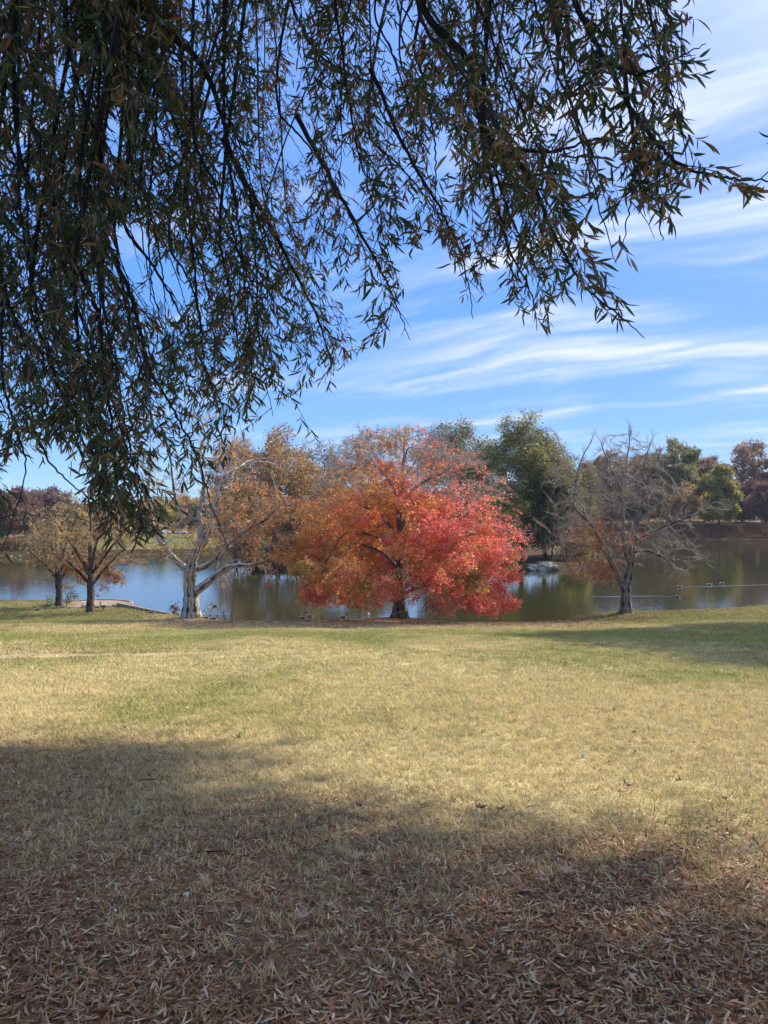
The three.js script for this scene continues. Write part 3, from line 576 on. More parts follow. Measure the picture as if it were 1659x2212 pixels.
const farTrees = [
  [600, 925, 190, 134, 'orange', 0.7, 'round', 'orange-leaved tree across the water directly left of the red maple'],
  [508, 950, 130, 142, 'pale', 0.45, 'round', 'thin pale orange tree across the water seen through the pale-barked tree'],
  [690, 958, 110, 150, 'grey', 0.3, 'round', 'greyish twiggy tree rising behind the left shoulder of the red maple'],
  [775, 935, 120, 150, 'grey', 0.12, 'round', 'bare grey tree whose fine twigs top the red maple on its left'],
  [985, 905, 175, 147, 'olive', 0.9, 'round', 'grey olive tree topping the red maple on its right'],
  [1128, 898, 178, 138, 'green', 0.95, 'round', 'tall yellowish green tree across the water right of the red maple'],
  [1178, 955, 130, 141, 'olive', 0.9, 'round', 'olive tree filling in below the tall yellowish green tree on its right'],
  [1192, 1010, 130, 135, 'dark', 1.1, 'bush', 'dark green bushy tree leaning over the water at the point'],
  [1075, 1045, 130, 131, 'yellow', 0.8, 'bush', 'yellow-green low tree close behind the right side of the red maple'],
  [1240, 985, 100, 151, 'olive', 0.6, 'round', 'olive brown tree behind the point, just left of the bare tree'],
  [1246, 1172, 46, 137, 'yellow', 1.1, 'bush', 'small bright yellow shrub at the tip of the wooded point'],
  [640, 1120, 130, 130, 'brown', 0.5, 'bush', 'brown thicket at the water edge left of the red maple'],
  [545, 1150, 90, 131, 'russet', 0.5, 'bush', 'low russet brush at the left end of the wooded point'],
  [800, 1110, 150, 130, 'brown', 0.7, 'bush', 'brown undergrowth on the wooded point behind the maple trunk'],
  [960, 1120, 150, 130, 'dark', 0.7, 'bush', 'dark undergrowth on the wooded point behind the right maple boughs'],
  [1290, 978, 130, 300, 'russet', 0.9, 'round', 'russet tree on the far bank left of the bare tree fork'],
  [1370, 968, 130, 312, 'brown', 0.6, 'round', 'grey brown tree on the far bank behind the bare tree trunk'],
  [1452, 953, 140, 308, 'olive', 1.0, 'round', 'round olive-grey tree on the far bank, tallest right of the bare tree'],
  [1522, 975, 95, 322, 'russet', 0.8, 'round', 'rust-coloured tree on the far bank behind the yellow cone-shaped tree'],
  [1553, 1008, 90, 288, 'yellow', 1.3, 'cone', 'yellow-green cone-shaped tree at the far bank'],
  [1628, 942, 120, 332, 'russet', 0.45, 'tall', 'tall open oak with pinkish brown leaves at the right edge of the far bank'],
  [1604, 1035, 80, 316, 'maroon', 0.9, 'round', 'dark red-brown tree between the yellow cone tree and the right edge'],
  [1652, 1042, 74, 300, 'maroon', 0.5, 'round', 'reddish twiggy tree at the right edge by the far bin'],
  [1440, 1042, 120, 296, 'orange', 0.7, 'round', 'dull orange low tree on the far bank between bare tree and yellow cone tree'],
  [1335, 1048, 130, 298, 'brown', 0.9, 'round', 'brown tree low on the far bank behind the bare tree, left of its trunk'],
  [1490, 1030, 90, 330, 'dark', 0.9, 'round', 'dark evergreen tree far behind the yellow cone tree on its left'],
  [1700, 960, 130, 325, 'brown', 0.8, 'round', 'brown tree at the far right end of the bank'],
  [30, 1060, 100, 250, 'maroon', 1.0, 'round', 'maroon tree across the lake at the left edge'],
  [110, 1052, 90, 270, 'maroon', 0.5, 'round', 'grey maroon tree across the lake, second from the left edge'],
  [205, 1082, 62, 245, 'orange', 1.2, 'round', 'bright orange tree on the far left lawn behind the small shore trees'],
  [160, 1098, 60, 235, 'yellow', 1.0, 'round', 'yellow-green tree on the far left lawn beside the orange one'],
  [272, 1085, 84, 310, 'brown', 0.8, 'round', 'dark brown tree beyond the parked white cars'],
  [345, 1080, 90, 320, 'yellow', 0.7, 'round', 'olive yellow tree beyond the far left lawn, left of the pale trunk'],
  [405, 1070, 80, 330, 'orange', 0.8, 'round', 'orange tree beyond the far left lawn behind the pale trunk'],
  [465, 1075, 84, 320, 'dark', 0.7, 'round', 'dark green tree beyond the far left lawn right of the pale trunk'],
  [-40, 1050, 100, 260, 'brown', 0.8, 'round', 'brown tree across the lake just at the left border'],
  [15, 1165, 70, 172, 'brown', 0.7, 'bush', 'low brown brush on the far left shore at the picture edge'],
  [85, 1160, 66, 174, 'olive', 0.7, 'bush', 'olive brush on the far left shore behind the leftmost small tree'],
];
farTrees.forEach(([u, top, wpx, D, pal, leafy, kind, label], k) => {
  const R = rngOf(500 + k), x = ((u - 829.5) / FOC) * D, b = farGround(x, Math.max(D, farShore(x) + 1.2)), DD = -b.z; b.x = ((u - 829.5) / FOC) * DD; b.y = farH(b.x, DD);
  const H = EYE + ((1106 - top) / FOC) * DD - b.y, W = (wpx / FOC) * DD * 0.5, far = D > 200, step = far ? 1.1 : 0.7, mid = D < 200;
  const o = thing(kind === 'bush' ? 'lakeside_thicket' : kind === 'cone' ? 'conical_tree' : 'background_tree', b, 0, label, kind === 'bush' ? 'shrub' : 'tree');
  const trunkR = clamp(H * 0.018, 0.12, 0.42);
  const sk = kind === 'bush' ? [[[0, 0, 0, 0.16], [0.2, H * 0.3, 0, 0.1], [0, H * 0.6, 0, 0.04]]] : [[[0, 0, 0, trunkR], [R() - 0.5, H * 0.25, 0, trunkR * 0.8], [(R() - 0.5) * 2, H * 0.55, (R() - 0.5) * 2, trunkR * 0.5], [(R() - 0.5) * 2, H * 0.85, 0, trunkR * 0.15]]];
  let lobes; const ls = clamp(W * 0.3, 0.7, 2.8);
  if (kind === 'bush') lobes = shell(R, 26, 0, H * 0.5, 0, W, H * 0.46, Math.min(W, 5), ls, 22, 0.1);
  else if (kind === 'cone') { lobes = []; for (let i = 0; i < 44; i++) { const h = Math.pow(R(), 1.1), y = mix(H * 0.16, H * 0.97, h), rr = W * Math.pow(Math.sin(Math.PI * (0.16 + 0.84 * h)), 0.8) * Math.sqrt(R()), a = R() * 6.28; lobes.push([Math.cos(a) * rr, y, Math.sin(a) * rr, ls * 0.7, ls * 0.6, ls * 0.7, 18]); } }
  else if (kind === 'tall') lobes = shell(R, 26, 0, H * 0.68, 0, W, H * 0.31, W, ls, 18, 0.25);
  else lobes = shell(R, far ? 52 : 84, 0, H * 0.54, 0, W, H * 0.45, W * 0.85, ls, far ? 18 : 24, 0.3);
  const t = grow(900 + k, sk, lobes, step, { kill: 1.5, rmin: far ? 0.04 : 0.028, iters: 70, tropism: 0.05 });
  wood(o, t, pal === 'dark' || pal === 'green' ? M.barkDark : M.barkBrown, pal === 'grey' ? M.twigGrey : M.twigBrown, far ? 0.3 : 0.16, 0);
  const P = PAL[pal], f = 2.2 / ls;
  crown(o, t, far ? SPRAY.far : SPRAY.mid, 700 + k, leafy * (far ? 3.6 : 2.8), far ? 1.1 : 0.8, (p) => 0.45 + 0.9 * smooth(-0.35, 0.4, n3(p.x * f * 0.3 + k, p.y * f * 0.3, p.z * f * 0.3)), (p, r) => { const q = pick(r, P), v = pick(r, P), j = 0.85 + 0.35 * n3(p.x * 0.25 + k, p.y * 0.25, p.z * 0.25); const c = mixC(q, v, 0.5); return [c[0] * j, c[1] * j, c[2] * j]; }, 1, 9);
  twigs(o, t, far ? TWIG.far : TWIG.mid, leafy < 0.6 ? M.twigGrey : M.twigBrown, 800 + k, leafy < 0.6 ? 1.2 : 0.5);
});
// far wood closing the horizon
{
  const R = rngOf(333), list = [];
  for (let i = 0; i < 16000; i++) {
    const x = (R() * 2 - 1) * 420, base = farShore(x), D = Math.max(base + 70, 345) + R() * 90, topH = 11 + 4.5 * n2(x * 0.03, 1) + 3 * n2(x * 0.11, 4), y = farH(x, D) + Math.pow(R(), 0.8) * topH * (x > 44 ? 1.25 : 1);
    const c = mixC(pick(R, [PAL.brown[0], PAL.maroon[1], PAL.olive[0], PAL.russet[0]]), [0.2, 0.15, 0.12], 0.5), j = 0.7 + R() * 0.5;
    list.push({ m: place(V(x, y, -D), randQuat(R), 1.5 + R()), c: [c[0] * j, c[1] * j, c[2] * j] });
  }
  tag(instanced('distant_woods', SPRAY.far, M.leaf, list, scene, 'stuff'), 'distant autumn woods closing the view beyond the lake');
}
// dry grass on the right far bank and reeds along shores
{
  const R = rngOf(444), list = [], g = bladeTuft(9, 9, 0.9, 0.09, 0.7);
  for (let i = 0; i < 9000; i++) { const x = mix(48, 175, R()), D = farShore(x) + 1.2 + R() * 10.5, c = pick(R, [[0.30, 0.16, 0.09], [0.26, 0.13, 0.08], [0.36, 0.22, 0.12]]), j = 0.8 + R() * 0.4; list.push({ m: place(farGround(x, D), yQuat(R() * 6.28), 0.7 + R() * 0.6), c: [c[0] * j, c[1] * j, c[2] * j] }); }
  for (let i = 0; i < 2600; i++) { const x = mix(-130, -30, R()), D = farShore(x) + 0.6 + R() * 4, c = pick(R, [[0.26, 0.17, 0.09], [0.2, 0.15, 0.06], [0.3, 0.2, 0.11]]); list.push({ m: place(farGround(x, D), yQuat(R() * 6.28), 0.35 + R() * 0.5), c }); }
  tag(instanced('tall_dry_grass', g, M.blade, list, scene, 'stuff'), 'tall reddish dry grass on the far banks');
}
// shade trees just outside the right of the picture; their shadows lie on the lawn
[[36.4, 48.5, 30, 8.0, 71, 'leafy shade tree just beyond the right edge of the lawn'], [13.6, 12.4, 24, 7.4, 73, 'tall oak just outside the picture on the right, shading the foreground'], [46, 57, 30, 9, 72, 'second leafy shade tree beyond the right edge, nearer the lake'], [36.5, 42, 30, 8.2, 74, 'third leafy shade tree beyond the right edge, nearest the viewer of its row'], [40.6, 61, 38, 7.4, 75, 'tallest shade tree beyond the right edge, farthest toward the lake']].forEach(([x, D, H, W, seed, label]) => {
  const R = rngOf(seed), o = thing('shade_tree', ground(x, D), 0, label, 'tree');
  const tall = seed === 73, sk = [[[0, 0, 0, 0.5], [0.2, 5, 0, 0.4], [0, 11, 0, 0.25], [0.3, 18, 0, 0.08]]], lobes = tall ? [...shell(R, 96, -0.9, 20, -0.8, W, 3.4, W, 1.7, 26, 0), ...shell(R, 30, 2.6, 25, -12.6, 4.6, 2.2, 3.4, 1.4, 24, 0)] : shell(R, 60, 0, H * 0.68, 0, W, H * 0.26, W, 2.2, 22, 0.2);
  const t = grow(seed + 1, sk, lobes, 0.7, { kill: 1.5, rmin: 0.03 });
  wood(o, t, M.barkBrown, M.twigBrown, 0.14, 0.4);
  crown(o, t, SPRAY.mid, seed, 3.2, 0.8, () => 1, (p, r) => pick(r, PAL.brown), 1, 9);
});

// ------------------------------------------------------------------ the willow oak overhead
const EDGE = [[-400, 1180], [0, 1215], [45, 1180], [70, 1060], [120, 1010], [170, 1050], [215, 1140], [260, 1185], [335, 1170], [360, 1075], [440, 1050], [480, 1000], [520, 930], [560, 905], [610, 930], [690, 960], [705, 880], [725, 790], [800, 755], [880, 738], [915, 640], [950, 575], [990, 545], [1005, 680], [1040, 660], [1060, 590], [1110, 640], [1140, 715], [1185, 715], [1230, 660], [1290, 690], [1345, 700], [1392, 690], [1400, 540], [1440, 520], [1475, 400], [1530, 380], [1600, 425], [1700, 450], [2000, 520], [2600, 560], [3400, 560]];
const edgeV = (u) => interp(EDGE, u);
const GAPS = [[280, 540, 48, 80], [100, 1010, 90, 45], [250, 280, 20, 60], [860, 40, 60, 50], [960, 330, 30, 60], [1380, 480, 60, 50], [930, 590, 50, 80], [640, 300, 22, 40], [150, 130, 40, 30], [1290, 480, 30, 60], [370, 600, 40, 50]];
const rightEdge = (v) => (v < 170 ? 1520 : v < 300 ? 1475 : v < 350 ? 1560 : 1720);
{
  const R = rngOf(2024), base = V(-4.4, lawnH(-4.4, -3.4), 3.4), o = thing('willow_oak', base, 0, 'willow oak whose drooping dark leafy branches fill the top of the picture', 'tree');
  const rel = (p) => p.clone().sub(base), woodT = new Tubes();
  const proj = (p) => { const D = -p.z; return [829.5 + (p.x / D) * FOC, 1106 - ((p.y - EYE) / D) * FOC, D]; };
  part('trunk', new Tubes().add([V(0, -0.4, 0), V(0, 0.4, 0), V(0.1, 2.5, -0.1), V(0.3, 5, -0.4), V(0.5, 8, -0.8), V(0.6, 12, -1), V(0.8, 16, -1.2)], [0.75, 0.52, 0.44, 0.4, 0.3, 0.18, 0.05], 16, 0.08).build(), M.barkOak, o);
  // scaffold limbs, above the picture
  const scaf = [];
  for (const [x, y, D, h] of [[-7.5, 9.5, 8, 4.6], [-4.6, 10.2, 10.5, 5.4], [-1.8, 10.4, 11.5, 6.2], [1.2, 9.8, 11, 5.8], [4.2, 9, 9.5, 5.0], [7.5, 8.2, 7, 4.6], [10, 8, 9.5, 5.2]]) {
    const c = curve([base.clone().add(V(0.3, h, -0.4)), V(mix(base.x, x, 0.4), mix(h, y, 0.62), mix(base.z, -D, 0.35)), V(mix(base.x, x, 0.72), mix(h, y, 0.92), mix(base.z, -D, 0.7)), V(x, y, -D)], 24);
    scaf.push(c); part('limb', new Tubes().add(c.map(rel), c.map((_, i) => mix(0.2, 0.06, i / 24)), 8, 0.06).build(), M.barkOak, o);
  }
  const anchor = (p) => { let b = null, bd = 1e9; for (const c of scaf) for (let i = 6; i < c.length; i++) { const d = c[i].distanceToSquared(p); if (d < bd) { bd = d; b = c[i]; } } return b; };
  const leaves = [], twigT = new Tubes(), branches = [];
  const hand = [
    [[[905, -10], [1010, 130], [1062, 310], [1108, 338], [1148, 396], [1188, 486], [1234, 576], [1263, 619], [1335, 680], [1393, 731]], 5.7, 5.4, 0.03],
    [[[1242, -10], [1314, 137], [1360, 230], [1422, 313], [1494, 367], [1570, 385], [1659, 391], [1760, 420]], 4.7, 4.2, 0.02],
    [[[761, -10], [738, 90], [738, 290], [730, 420]], 6.2, 6.2, 0.012], [[[628, -10], [650, 54], [693, 122], [747, 155], [783, 173], [912, 187]], 7, 6.6, 0.02],
    [[[259, -10], [288, 72], [324, 104], [360, 209], [396, 324], [414, 432], [430, 560]], 6.4, 6.4, 0.026], [[[288, 0], [350, 60], [432, 137], [468, 216], [497, 324], [560, 480], [640, 620]], 6, 6.4, 0.045],
    [[[288, 40], [300, 130], [313, 198], [338, 288], [350, 400]], 6.1, 6, 0.026], [[[140, -10], [144, 83], [158, 144], [187, 234], [214, 313], [218, 396], [216, 504], [259, 597], [285, 690]], 5.6, 6, 0.022],
    [[[198, -10], [194, 47], [223, 119], [219, 252], [214, 350]], 5.8, 5.8, 0.018], [[[47, -10], [52, 108], [68, 162], [119, 202], [170, 300]], 6.5, 6.5, 0.014],
    [[[-30, 150], [36, 202], [80, 300], [144, 531], [200, 643], [218, 711], [220, 791], [240, 891], [248, 991], [256, 1071], [285, 1135]], 6.6, 6.2, 0.03], [[[190, 400], [240, 543], [280, 631], [304, 719], [320, 791], [372, 883], [420, 971], [448, 1063], [496, 1191]], 6.4, 5.6, 0.02],
    [[[-10, 380], [4, 591], [6, 811], [32, 919], [56, 1003], [20, 1150]], 6, 5.6, 0.022], [[[400, 400], [416, 531], [428, 671], [440, 760], [452, 900]], 7, 7, 0.014], [[[540, 420], [552, 531], [560, 731], [590, 900]], 7, 7, 0.014],
    [[[480, 300], [600, 520], [690, 700], [716, 790]], 7, 7.2, 0.022], [[[640, 250], [760, 470], [840, 620], [885, 735]], 6.8, 6.8, 0.02], [[[800, 150], [880, 330], [960, 470], [1000, 560], [1022, 690]], 6.3, 6.0, 0.016], [[[1010, 130], [1060, 380], [1100, 540], [1150, 640], [1160, 715]], 6.2, 5.9, 0.014],
    [[[1062, 310], [1180, 330], [1300, 300], [1390, 330]], 5.5, 5.2, 0.014], [[[1314, 137], [1380, 160], [1450, 130], [1525, 95]], 4.6, 4.4, 0.011], [[[1360, 230], [1370, 330], [1360, 440], [1345, 525]], 4.5, 4.4, 0.009], [[[1422, 313], [1420, 400], [1425, 470], [1430, 520]], 4.4, 4.3, 0.008],
    [[[60, 900], [110, 1000], [170, 1060], [235, 1100]], 5.6, 5.4, 0.008],
  ];
  for (const [pts, d0, d1, r] of hand) branches.push({ pts: pts.map(([u, v], i) => at(u, v, mix(d0, d1, i / (pts.length - 1)))), r, dens: 1.05 });
  // the many others, in layers of depth
  const fill = (n, u0, u1, dMin, dMax, bias, dens) => {
    for (let i = 0; i < n; i++) {
      const ue = mix(u0, u1, R()), e = edgeV(ue), D = mix(dMin, dMax, R()), ve = e * (0.12 + 0.86 * Math.pow(R(), bias)) - 20, len = mix(320, 620, R()) * (6.5 / D), sl = mix(0.08, 0.8, R()) * (ue < 250 ? 0.5 : 1), bend = (R() - 0.5) * 60;
      const pts = []; for (let k = 0; k <= 5; k++) { const t = k / 5, v = ve - len * (1 - t); pts.push(at(ue - sl * len * (1 - t) + bend * Math.sin(t * 3.1), v, D * mix(0.97, 1.0, t) + (R() - 0.5) * 0.15)); }
      branches.push({ pts, r: mix(0.009, 0.02, R()), dens });
    }
  };
  fill(18, -160, 760, 6.2, 10, 0.5, 0.85); fill(15, -200, 780, 9, 13, 0.6, 0.8); fill(17, 700, 1330, 5.6, 8.5, 0.6, 0.75); fill(11, 650, 1250, 9, 13, 0.8, 0.7); fill(11, 1180, 1480, 4.4, 5.6, 0.8, 0.8); fill(9, 60, 380, 5.2, 6.6, 0.06, 0.95);
  fill(8, 1800, 2600, 6, 9, 0.6, 0.9); fill(10, -60, 420, 5.6, 8, 0.22, 0.9); fill(8, 420, 740, 6, 8.5, 0.25, 0.9);
  const down = V(0, -1, 0), GREENS = [[0.085, 0.12, 0.045], [0.095, 0.135, 0.05], [0.075, 0.11, 0.055], [0.16, 0.165, 0.04]], BROWNS = [[0.34, 0.17, 0.07], [0.28, 0.14, 0.075], [0.4, 0.25, 0.065], [0.25, 0.11, 0.065], [0.36, 0.22, 0.13]];
  const ok = (p, rnd) => { if (p.z > -2.6) return false; const [u, v] = proj(p); if (v > edgeV(u) + 22 * (rnd - 0.4)) return false; if (u < 1640 && u > rightEdge(v) + 20 * (rnd - 0.5)) return false; for (const [gu, gv, a, b] of GAPS) if (((u - gu) / a) ** 2 + ((v - gv) / b) ** 2 < 1 && rnd < 0.88) return false; return true; };
  for (const br of branches) {
    const top = br.pts[0], [tu, tv] = proj(top), full = br.pts.slice();
    if (tv < 60 || br.pts.length === 6) { const a = anchor(top), m = top.clone().lerp(a, 0.5); m.y += 0.25; full.unshift(a.clone(), m); }
    const n = full.length * 7, c = curve(full, n), L = c.length;
    for (let i = 1; i < L - 1; i++) { c[i].x += 0.012 * n3(i * 0.7, br.r * 900, 1); c[i].y += 0.010 * n3(i * 0.7, br.r * 900, 5); }
    part('branch', new Tubes().add(c.map(rel), c.map((_, i) => mix(br.r * 1.25, 0.0028, Math.pow(i / (L - 1), 0.8))), br.r > 0.02 ? 7 : 5).build(), M.barkOak, o);
    const brown0 = clamp(0.29 - (top.x < -2 ? 0.08 : 0) + (top.z < -8 ? 0.22 : 0) + 0.35 * n3(top.x * 0.4, top.y * 0.4, top.z * 0.4));
    // side branchlets
    let carry = 0; const T = V();
    for (let i = 2; i < L; i++) {
      T.subVectors(c[i], c[i - 1]); carry += T.length(); T.normalize();
      if (c[i].y > 8.2 && c[i].z > -6) continue;
      while (carry > 0.15 / br.dens) {
        carry -= 0.15 / br.dens;
        const p = c[i].clone(), side = V(R() - 0.5, (R() - 0.5) * 0.4, R() - 0.5).normalize(), d = T.clone().multiplyScalar(0.45).addScaledVector(side, 0.75).addScaledVector(down, 0.25).normalize(), len = mix(0.28, 0.95, R() * R() + 0.15 * R()), st = Math.max(3, Math.round(len / 0.1)), pts = [p.clone()], q = p.clone();
        if (!ok(p, R())) continue;
        for (let s = 0; s < st; s++) { d.addScaledVector(down, 0.16).add(V((R() - 0.5) * 0.2, (R() - 0.5) * 0.2, (R() - 0.5) * 0.2)).normalize(); q.addScaledVector(d, len / st); if (!ok(q, 0.5 + R() * 0.5)) break; pts.push(q.clone()); }
        if (pts.length < 2) continue;
        twigT.add(pts.map(rel), pts.map((_, k) => mix(0.0042, 0.0016, k / (pts.length - 1))), 3);
        for (let s = 1; s < pts.length; s++) {
          const D0 = V().subVectors(pts[s], pts[s - 1]).normalize(), end = s === pts.length - 1;
          for (let w = 0; w < (end ? 2 : 1); w++) {
            if (!end && R() < 0.12) continue;
            const td = D0.clone().multiplyScalar(0.6).add(V((R() - 0.5) * 1.5, (R() - 0.5) * 0.6 - 0.12, (R() - 0.5) * 1.5)).normalize(), tl = mix(0.07, 0.2, R()), tp = pts[s].clone(), te = tp.clone().addScaledVector(td, tl);
            if (!ok(te, R())) continue;
            twigT.add([rel(tp), rel(te)], [0.0018, 0.001], 3);
            const nl = 3 + Math.floor(R() * 4);
            for (let k = 0; k < nl; k++) {
              const lp = tp.clone().lerp(te, clamp(0.15 + (k + R() * 0.6) / nl)), ld = td.clone().multiplyScalar(0.75).add(V((R() - 0.5) * 1.9, (R() - 0.5) * 1.2 - 0.30, (R() - 0.5) * 1.9)).normalize();
              const isB = R() < brown0, c0 = pick(R, isB ? BROWNS : GREENS), j = 0.75 + R() * 0.5;
              leaves.push({ p: lp, d: ld, m: place(rel(lp), frameQuat(ld, R() * 6.28), V(0.1, 0.07 + R() * 0.052, 0.1).multiplyScalar(lp.z > -5.8 ? 1.12 : 1)), c: [c0[0] * j, c0[1] * j, c0[2] * j] });
            }
          }
        }
      }
    }
  }
  part('twigs', twigT.build(), M.barkOak, o, 'stuff');
  // the nearest leaves are parts of their own
  const gA = willowLeaf(0.12, 0.25, 5, 0.2), gB = willowLeaf(-0.16, 0.35, 5, 0.2);
  const cand = leaves.map((l, i) => { const [u, v, D] = proj(l.p); return [i, u > 20 && u < 1640 && v > 10 ? D : 99]; }).sort((a, b) => a[1] - b[1]).slice(0, 280), own = new Set(cand.map((c) => c[0]));
  const mats = [[0.09, 0.125, 0.045], [0.14, 0.15, 0.04], [0.34, 0.17, 0.07], [0.28, 0.13, 0.075], [0.38, 0.24, 0.065]].map((c) => { const m = M.oakLeaf.clone(); m.color.setRGB(...c); return m; });
  cand.forEach(([i], k) => { const l = leaves[i], m = part('leaf', k % 2 ? gA : gB, mats[k % 5], o); m.matrix.copy(l.m); m.matrix.decompose(m.position, m.quaternion, m.scale); });
  const rest = leaves.filter((_, i) => !own.has(i));
  instanced('foliage', gA, M.oakLeaf, rest.filter((_, i) => i % 2), o, 'stuff'); instanced('foliage', gB, M.oakLeaf, rest.filter((_, i) => !(i % 2)), o, 'stuff');
  console.log('willow leaves', leaves.length, 'branches', branches.length, 'twig tris', twigT.i.length / 3);
}

// ------------------------------------------------------------------ geese
function sdf(bones, res, half, centre, colorOf, shift = 0.03) {
  const mc = new MarchingCubes(res, new THREE.MeshStandardMaterial(), false, false, 60000); mc.isolation = 0; const p = V(), ab = V(), ap = V();
  for (let z = 0; z < res; z++) for (let y = 0; y < res; y++) for (let x = 0; x < res; x++) {
    p.set(((x - res / 2) / (res / 2)) * half + centre.x, ((y - res / 2) / (res / 2)) * half + centre.y, ((z - res / 2) / (res / 2)) * half + centre.z);
    let acc = 0;
    for (const [a, b, ra, rb, sq] of bones) { ab.subVectors(b, a); ap.subVectors(p, a); const t = clamp(ap.dot(ab) / ab.lengthSq()); ap.addScaledVector(ab, -t); if (sq) ap.z /= sq; acc += Math.exp(-(ap.length() - mix(ra, rb, t)) / shift); }
    mc.field[x + y * res + z * res * res] = Math.log(Math.max(acc, 1e-30)) * shift;
  }
  mc.update();
  const n = mc.count, pos = [], nor = [], col = [], idx = [];
  for (let i = 0; i < n; i++) {
    p.set(mc.positionArray[i * 3], mc.positionArray[i * 3 + 1], mc.positionArray[i * 3 + 2]).multiplyScalar(half).add(centre); pos.push(p.x, p.y, p.z);
    const q = V(mc.normalArray[i * 3], mc.normalArray[i * 3 + 1], mc.normalArray[i * 3 + 2]).normalize(); nor.push(q.x, q.y, q.z); col.push(...colorOf(p)); idx.push(i);
  }
  return geo(pos, idx, null, nor, col);
}
const GOOSE = (() => {
  const make = (pose) => {
    const up = pose === 'stand' ? 0.30 : 0.02, bones = [[V(-0.22, up + 0.07, 0), V(0.16, up + 0.07, 0), 0.11, 0.135], [V(-0.24, up + 0.09, 0), V(-0.46, up + 0.12, 0), 0.085, 0.018]];
    let neck;
    if (pose === 'graze') neck = [V(0.2, up + 0.1, 0), V(0.36, up + 0.08, 0), V(0.44, up - 0.06, 0), V(0.47, up - 0.16, 0), V(0.53, up - 0.22, 0)];
    else if (pose === 'rest') neck = [V(0.2, up + 0.1, 0), V(0.3, up + 0.18, 0), V(0.28, up + 0.29, 0), V(0.3, up + 0.33, 0), V(0.37, up + 0.31, 0)];
    else neck = [V(0.2, up + 0.1, 0), V(0.31, up + 0.2, 0), V(0.31, up + 0.38, 0), V(0.33, up + 0.45, 0), V(0.42, up + 0.44, 0)];
    bones.push([neck[0], neck[1], 0.075, 0.045], [neck[1], neck[2], 0.045, 0.034], [neck[2], neck[3], 0.036, 0.045], [neck[3], neck[4], 0.045, 0.012]);
    if (pose === 'stand' || pose === 'graze') for (const s of [-1, 1]) bones.push([V(0.0, up + 0.0, s * 0.06), V(0.02, up - 0.14, s * 0.06), 0.035, 0.018], [V(0.02, up - 0.14, s * 0.06), V(0, 0.012, s * 0.06), 0.018, 0.014], [V(0, 0.012, s * 0.06), V(0.08, 0.01, s * 0.07), 0.014, 0.02]);
    const black = [0.012, 0.011, 0.011], brown = [0.13, 0.1, 0.07], pale = [0.42, 0.36, 0.28], white = [0.8, 0.79, 0.75], n1 = neck[1], n3_ = neck[3];
    const color = (p) => {
      const dn = Math.min(...[1, 2, 3].map((k) => { const a = neck[k], b = neck[k + 1], ab = V().subVectors(b, a), t = clamp(V().subVectors(p, a).dot(ab) / ab.lengthSq()); return p.distanceTo(a.clone().addScaledVector(ab, t)); }));
      if (dn < 0.062 && p.distanceTo(neck[0]) > 0.13) return p.distanceTo(V(n3_.x - 0.005, n3_.y - 0.025, 0)) < 0.045 && Math.abs(p.z) > 0.02 ? white : black;
      if (p.y < up - 0.05) return black;
      if (p.x < -0.3) return p.y < up + 0.13 ? white : black;
      if (p.x < -0.2 && p.y < up + 0.08) return white;
      if (p.x > 0.16 || p.y < up + 0.03) return pale;
      const st = 0.8 + 0.35 * Math.sin(p.x * 60 + p.y * 30); return [brown[0] * st, brown[1] * st, brown[2] * st];
    };
    return sdf(bones, 64, 0.62, V(-0.02, up + 0.08 + (pose === 'graze' ? -0.05 : 0.1), 0), color, 0.014);
  };
  return { stand: make('stand'), swim: make('swim'), rest: make('rest'), graze: sdfGraze() };
  function sdfGraze() { return null; }
})();
const feather = new THREE.MeshStandardMaterial({ vertexColors: true, roughness: 0.8 });
const onWater = (u, v) => { const D = ((EYE - WATER) * FOC) / (v - 1106), p = at(u, v, D); p.y = WATER; return p; };
const onLawn = (u, D) => ground(((u - 829.5) / FOC) * D, D);
const goose = (p, pose, turn, label, group, s = 1.0) => { const m = new THREE.Mesh(GOOSE[pose], feather); m.name = numbered('goose'); m.position.copy(p); m.rotation.y = rad(turn); m.scale.setScalar(s); m.castShadow = m.receiveShadow = true; scene.add(m); return tag(m, label, 'goose', group); };
const G1 = 'geese around the pale trunk', G2 = 'geese swimming before the red maple', G3 = 'geese swimming on the right of the lake';
goose(onLawn(224, 72.2), 'stand', 172, 'goose standing on the bank right of the small tree, neck raised, facing left', G1, 1.05);
goose(onLawn(82, 73), 'rest', 190, 'brown goose sitting low on the grass left of the bench', G1, 1.05);
goose(onLawn(326, 69.5), 'rest', 175, 'dark goose sitting at the water edge between the brick terrace and the pale trunk', G1);
[[364, 1326, 80, 'goose swimming near the bank, nearest left of the pale trunk and facing away'], [374, 1311, 10, 'goose swimming farthest left of the upper group behind the pale trunk'], [385, 1308, 95, 'goose swimming farthest out left of the pale trunk'], [380, 1315, 170, 'goose swimming sideways in the middle of the group left of the pale trunk'], [377, 1323, 185, 'dark goose swimming low close left of the pale trunk'], [383, 1326, 60, 'goose with raised neck touching the left edge of the pale trunk'],
  [440, 1328, 95, 'goose facing away just right of the pale trunk'], [452, 1314, 80, 'goose swimming right of the pale trunk, second farthest out'], [464, 1310, 185, 'goose swimming sideways farthest out right of the pale trunk'], [424, 1326, 200, 'goose half hidden by the right flare of the pale trunk']]
  .forEach(([u, v, t, l]) => goose(onWater(u, v), 'swim', t, l, G1, 0.85));
goose(onLawn(446, 63.7), 'rest', 20, 'goose crouched at the crest of the lawn right of the pale trunk', G1, 0.95);
goose(onLawn(462, 63.4), 'rest', 5, 'goose sitting sideways on the crest, second right of the pale trunk', G1);
goose(onLawn(486, 62.9), 'stand', 120, 'goose standing tall on the lake edge, rightmost of those by the pale trunk', G1, 0.95);
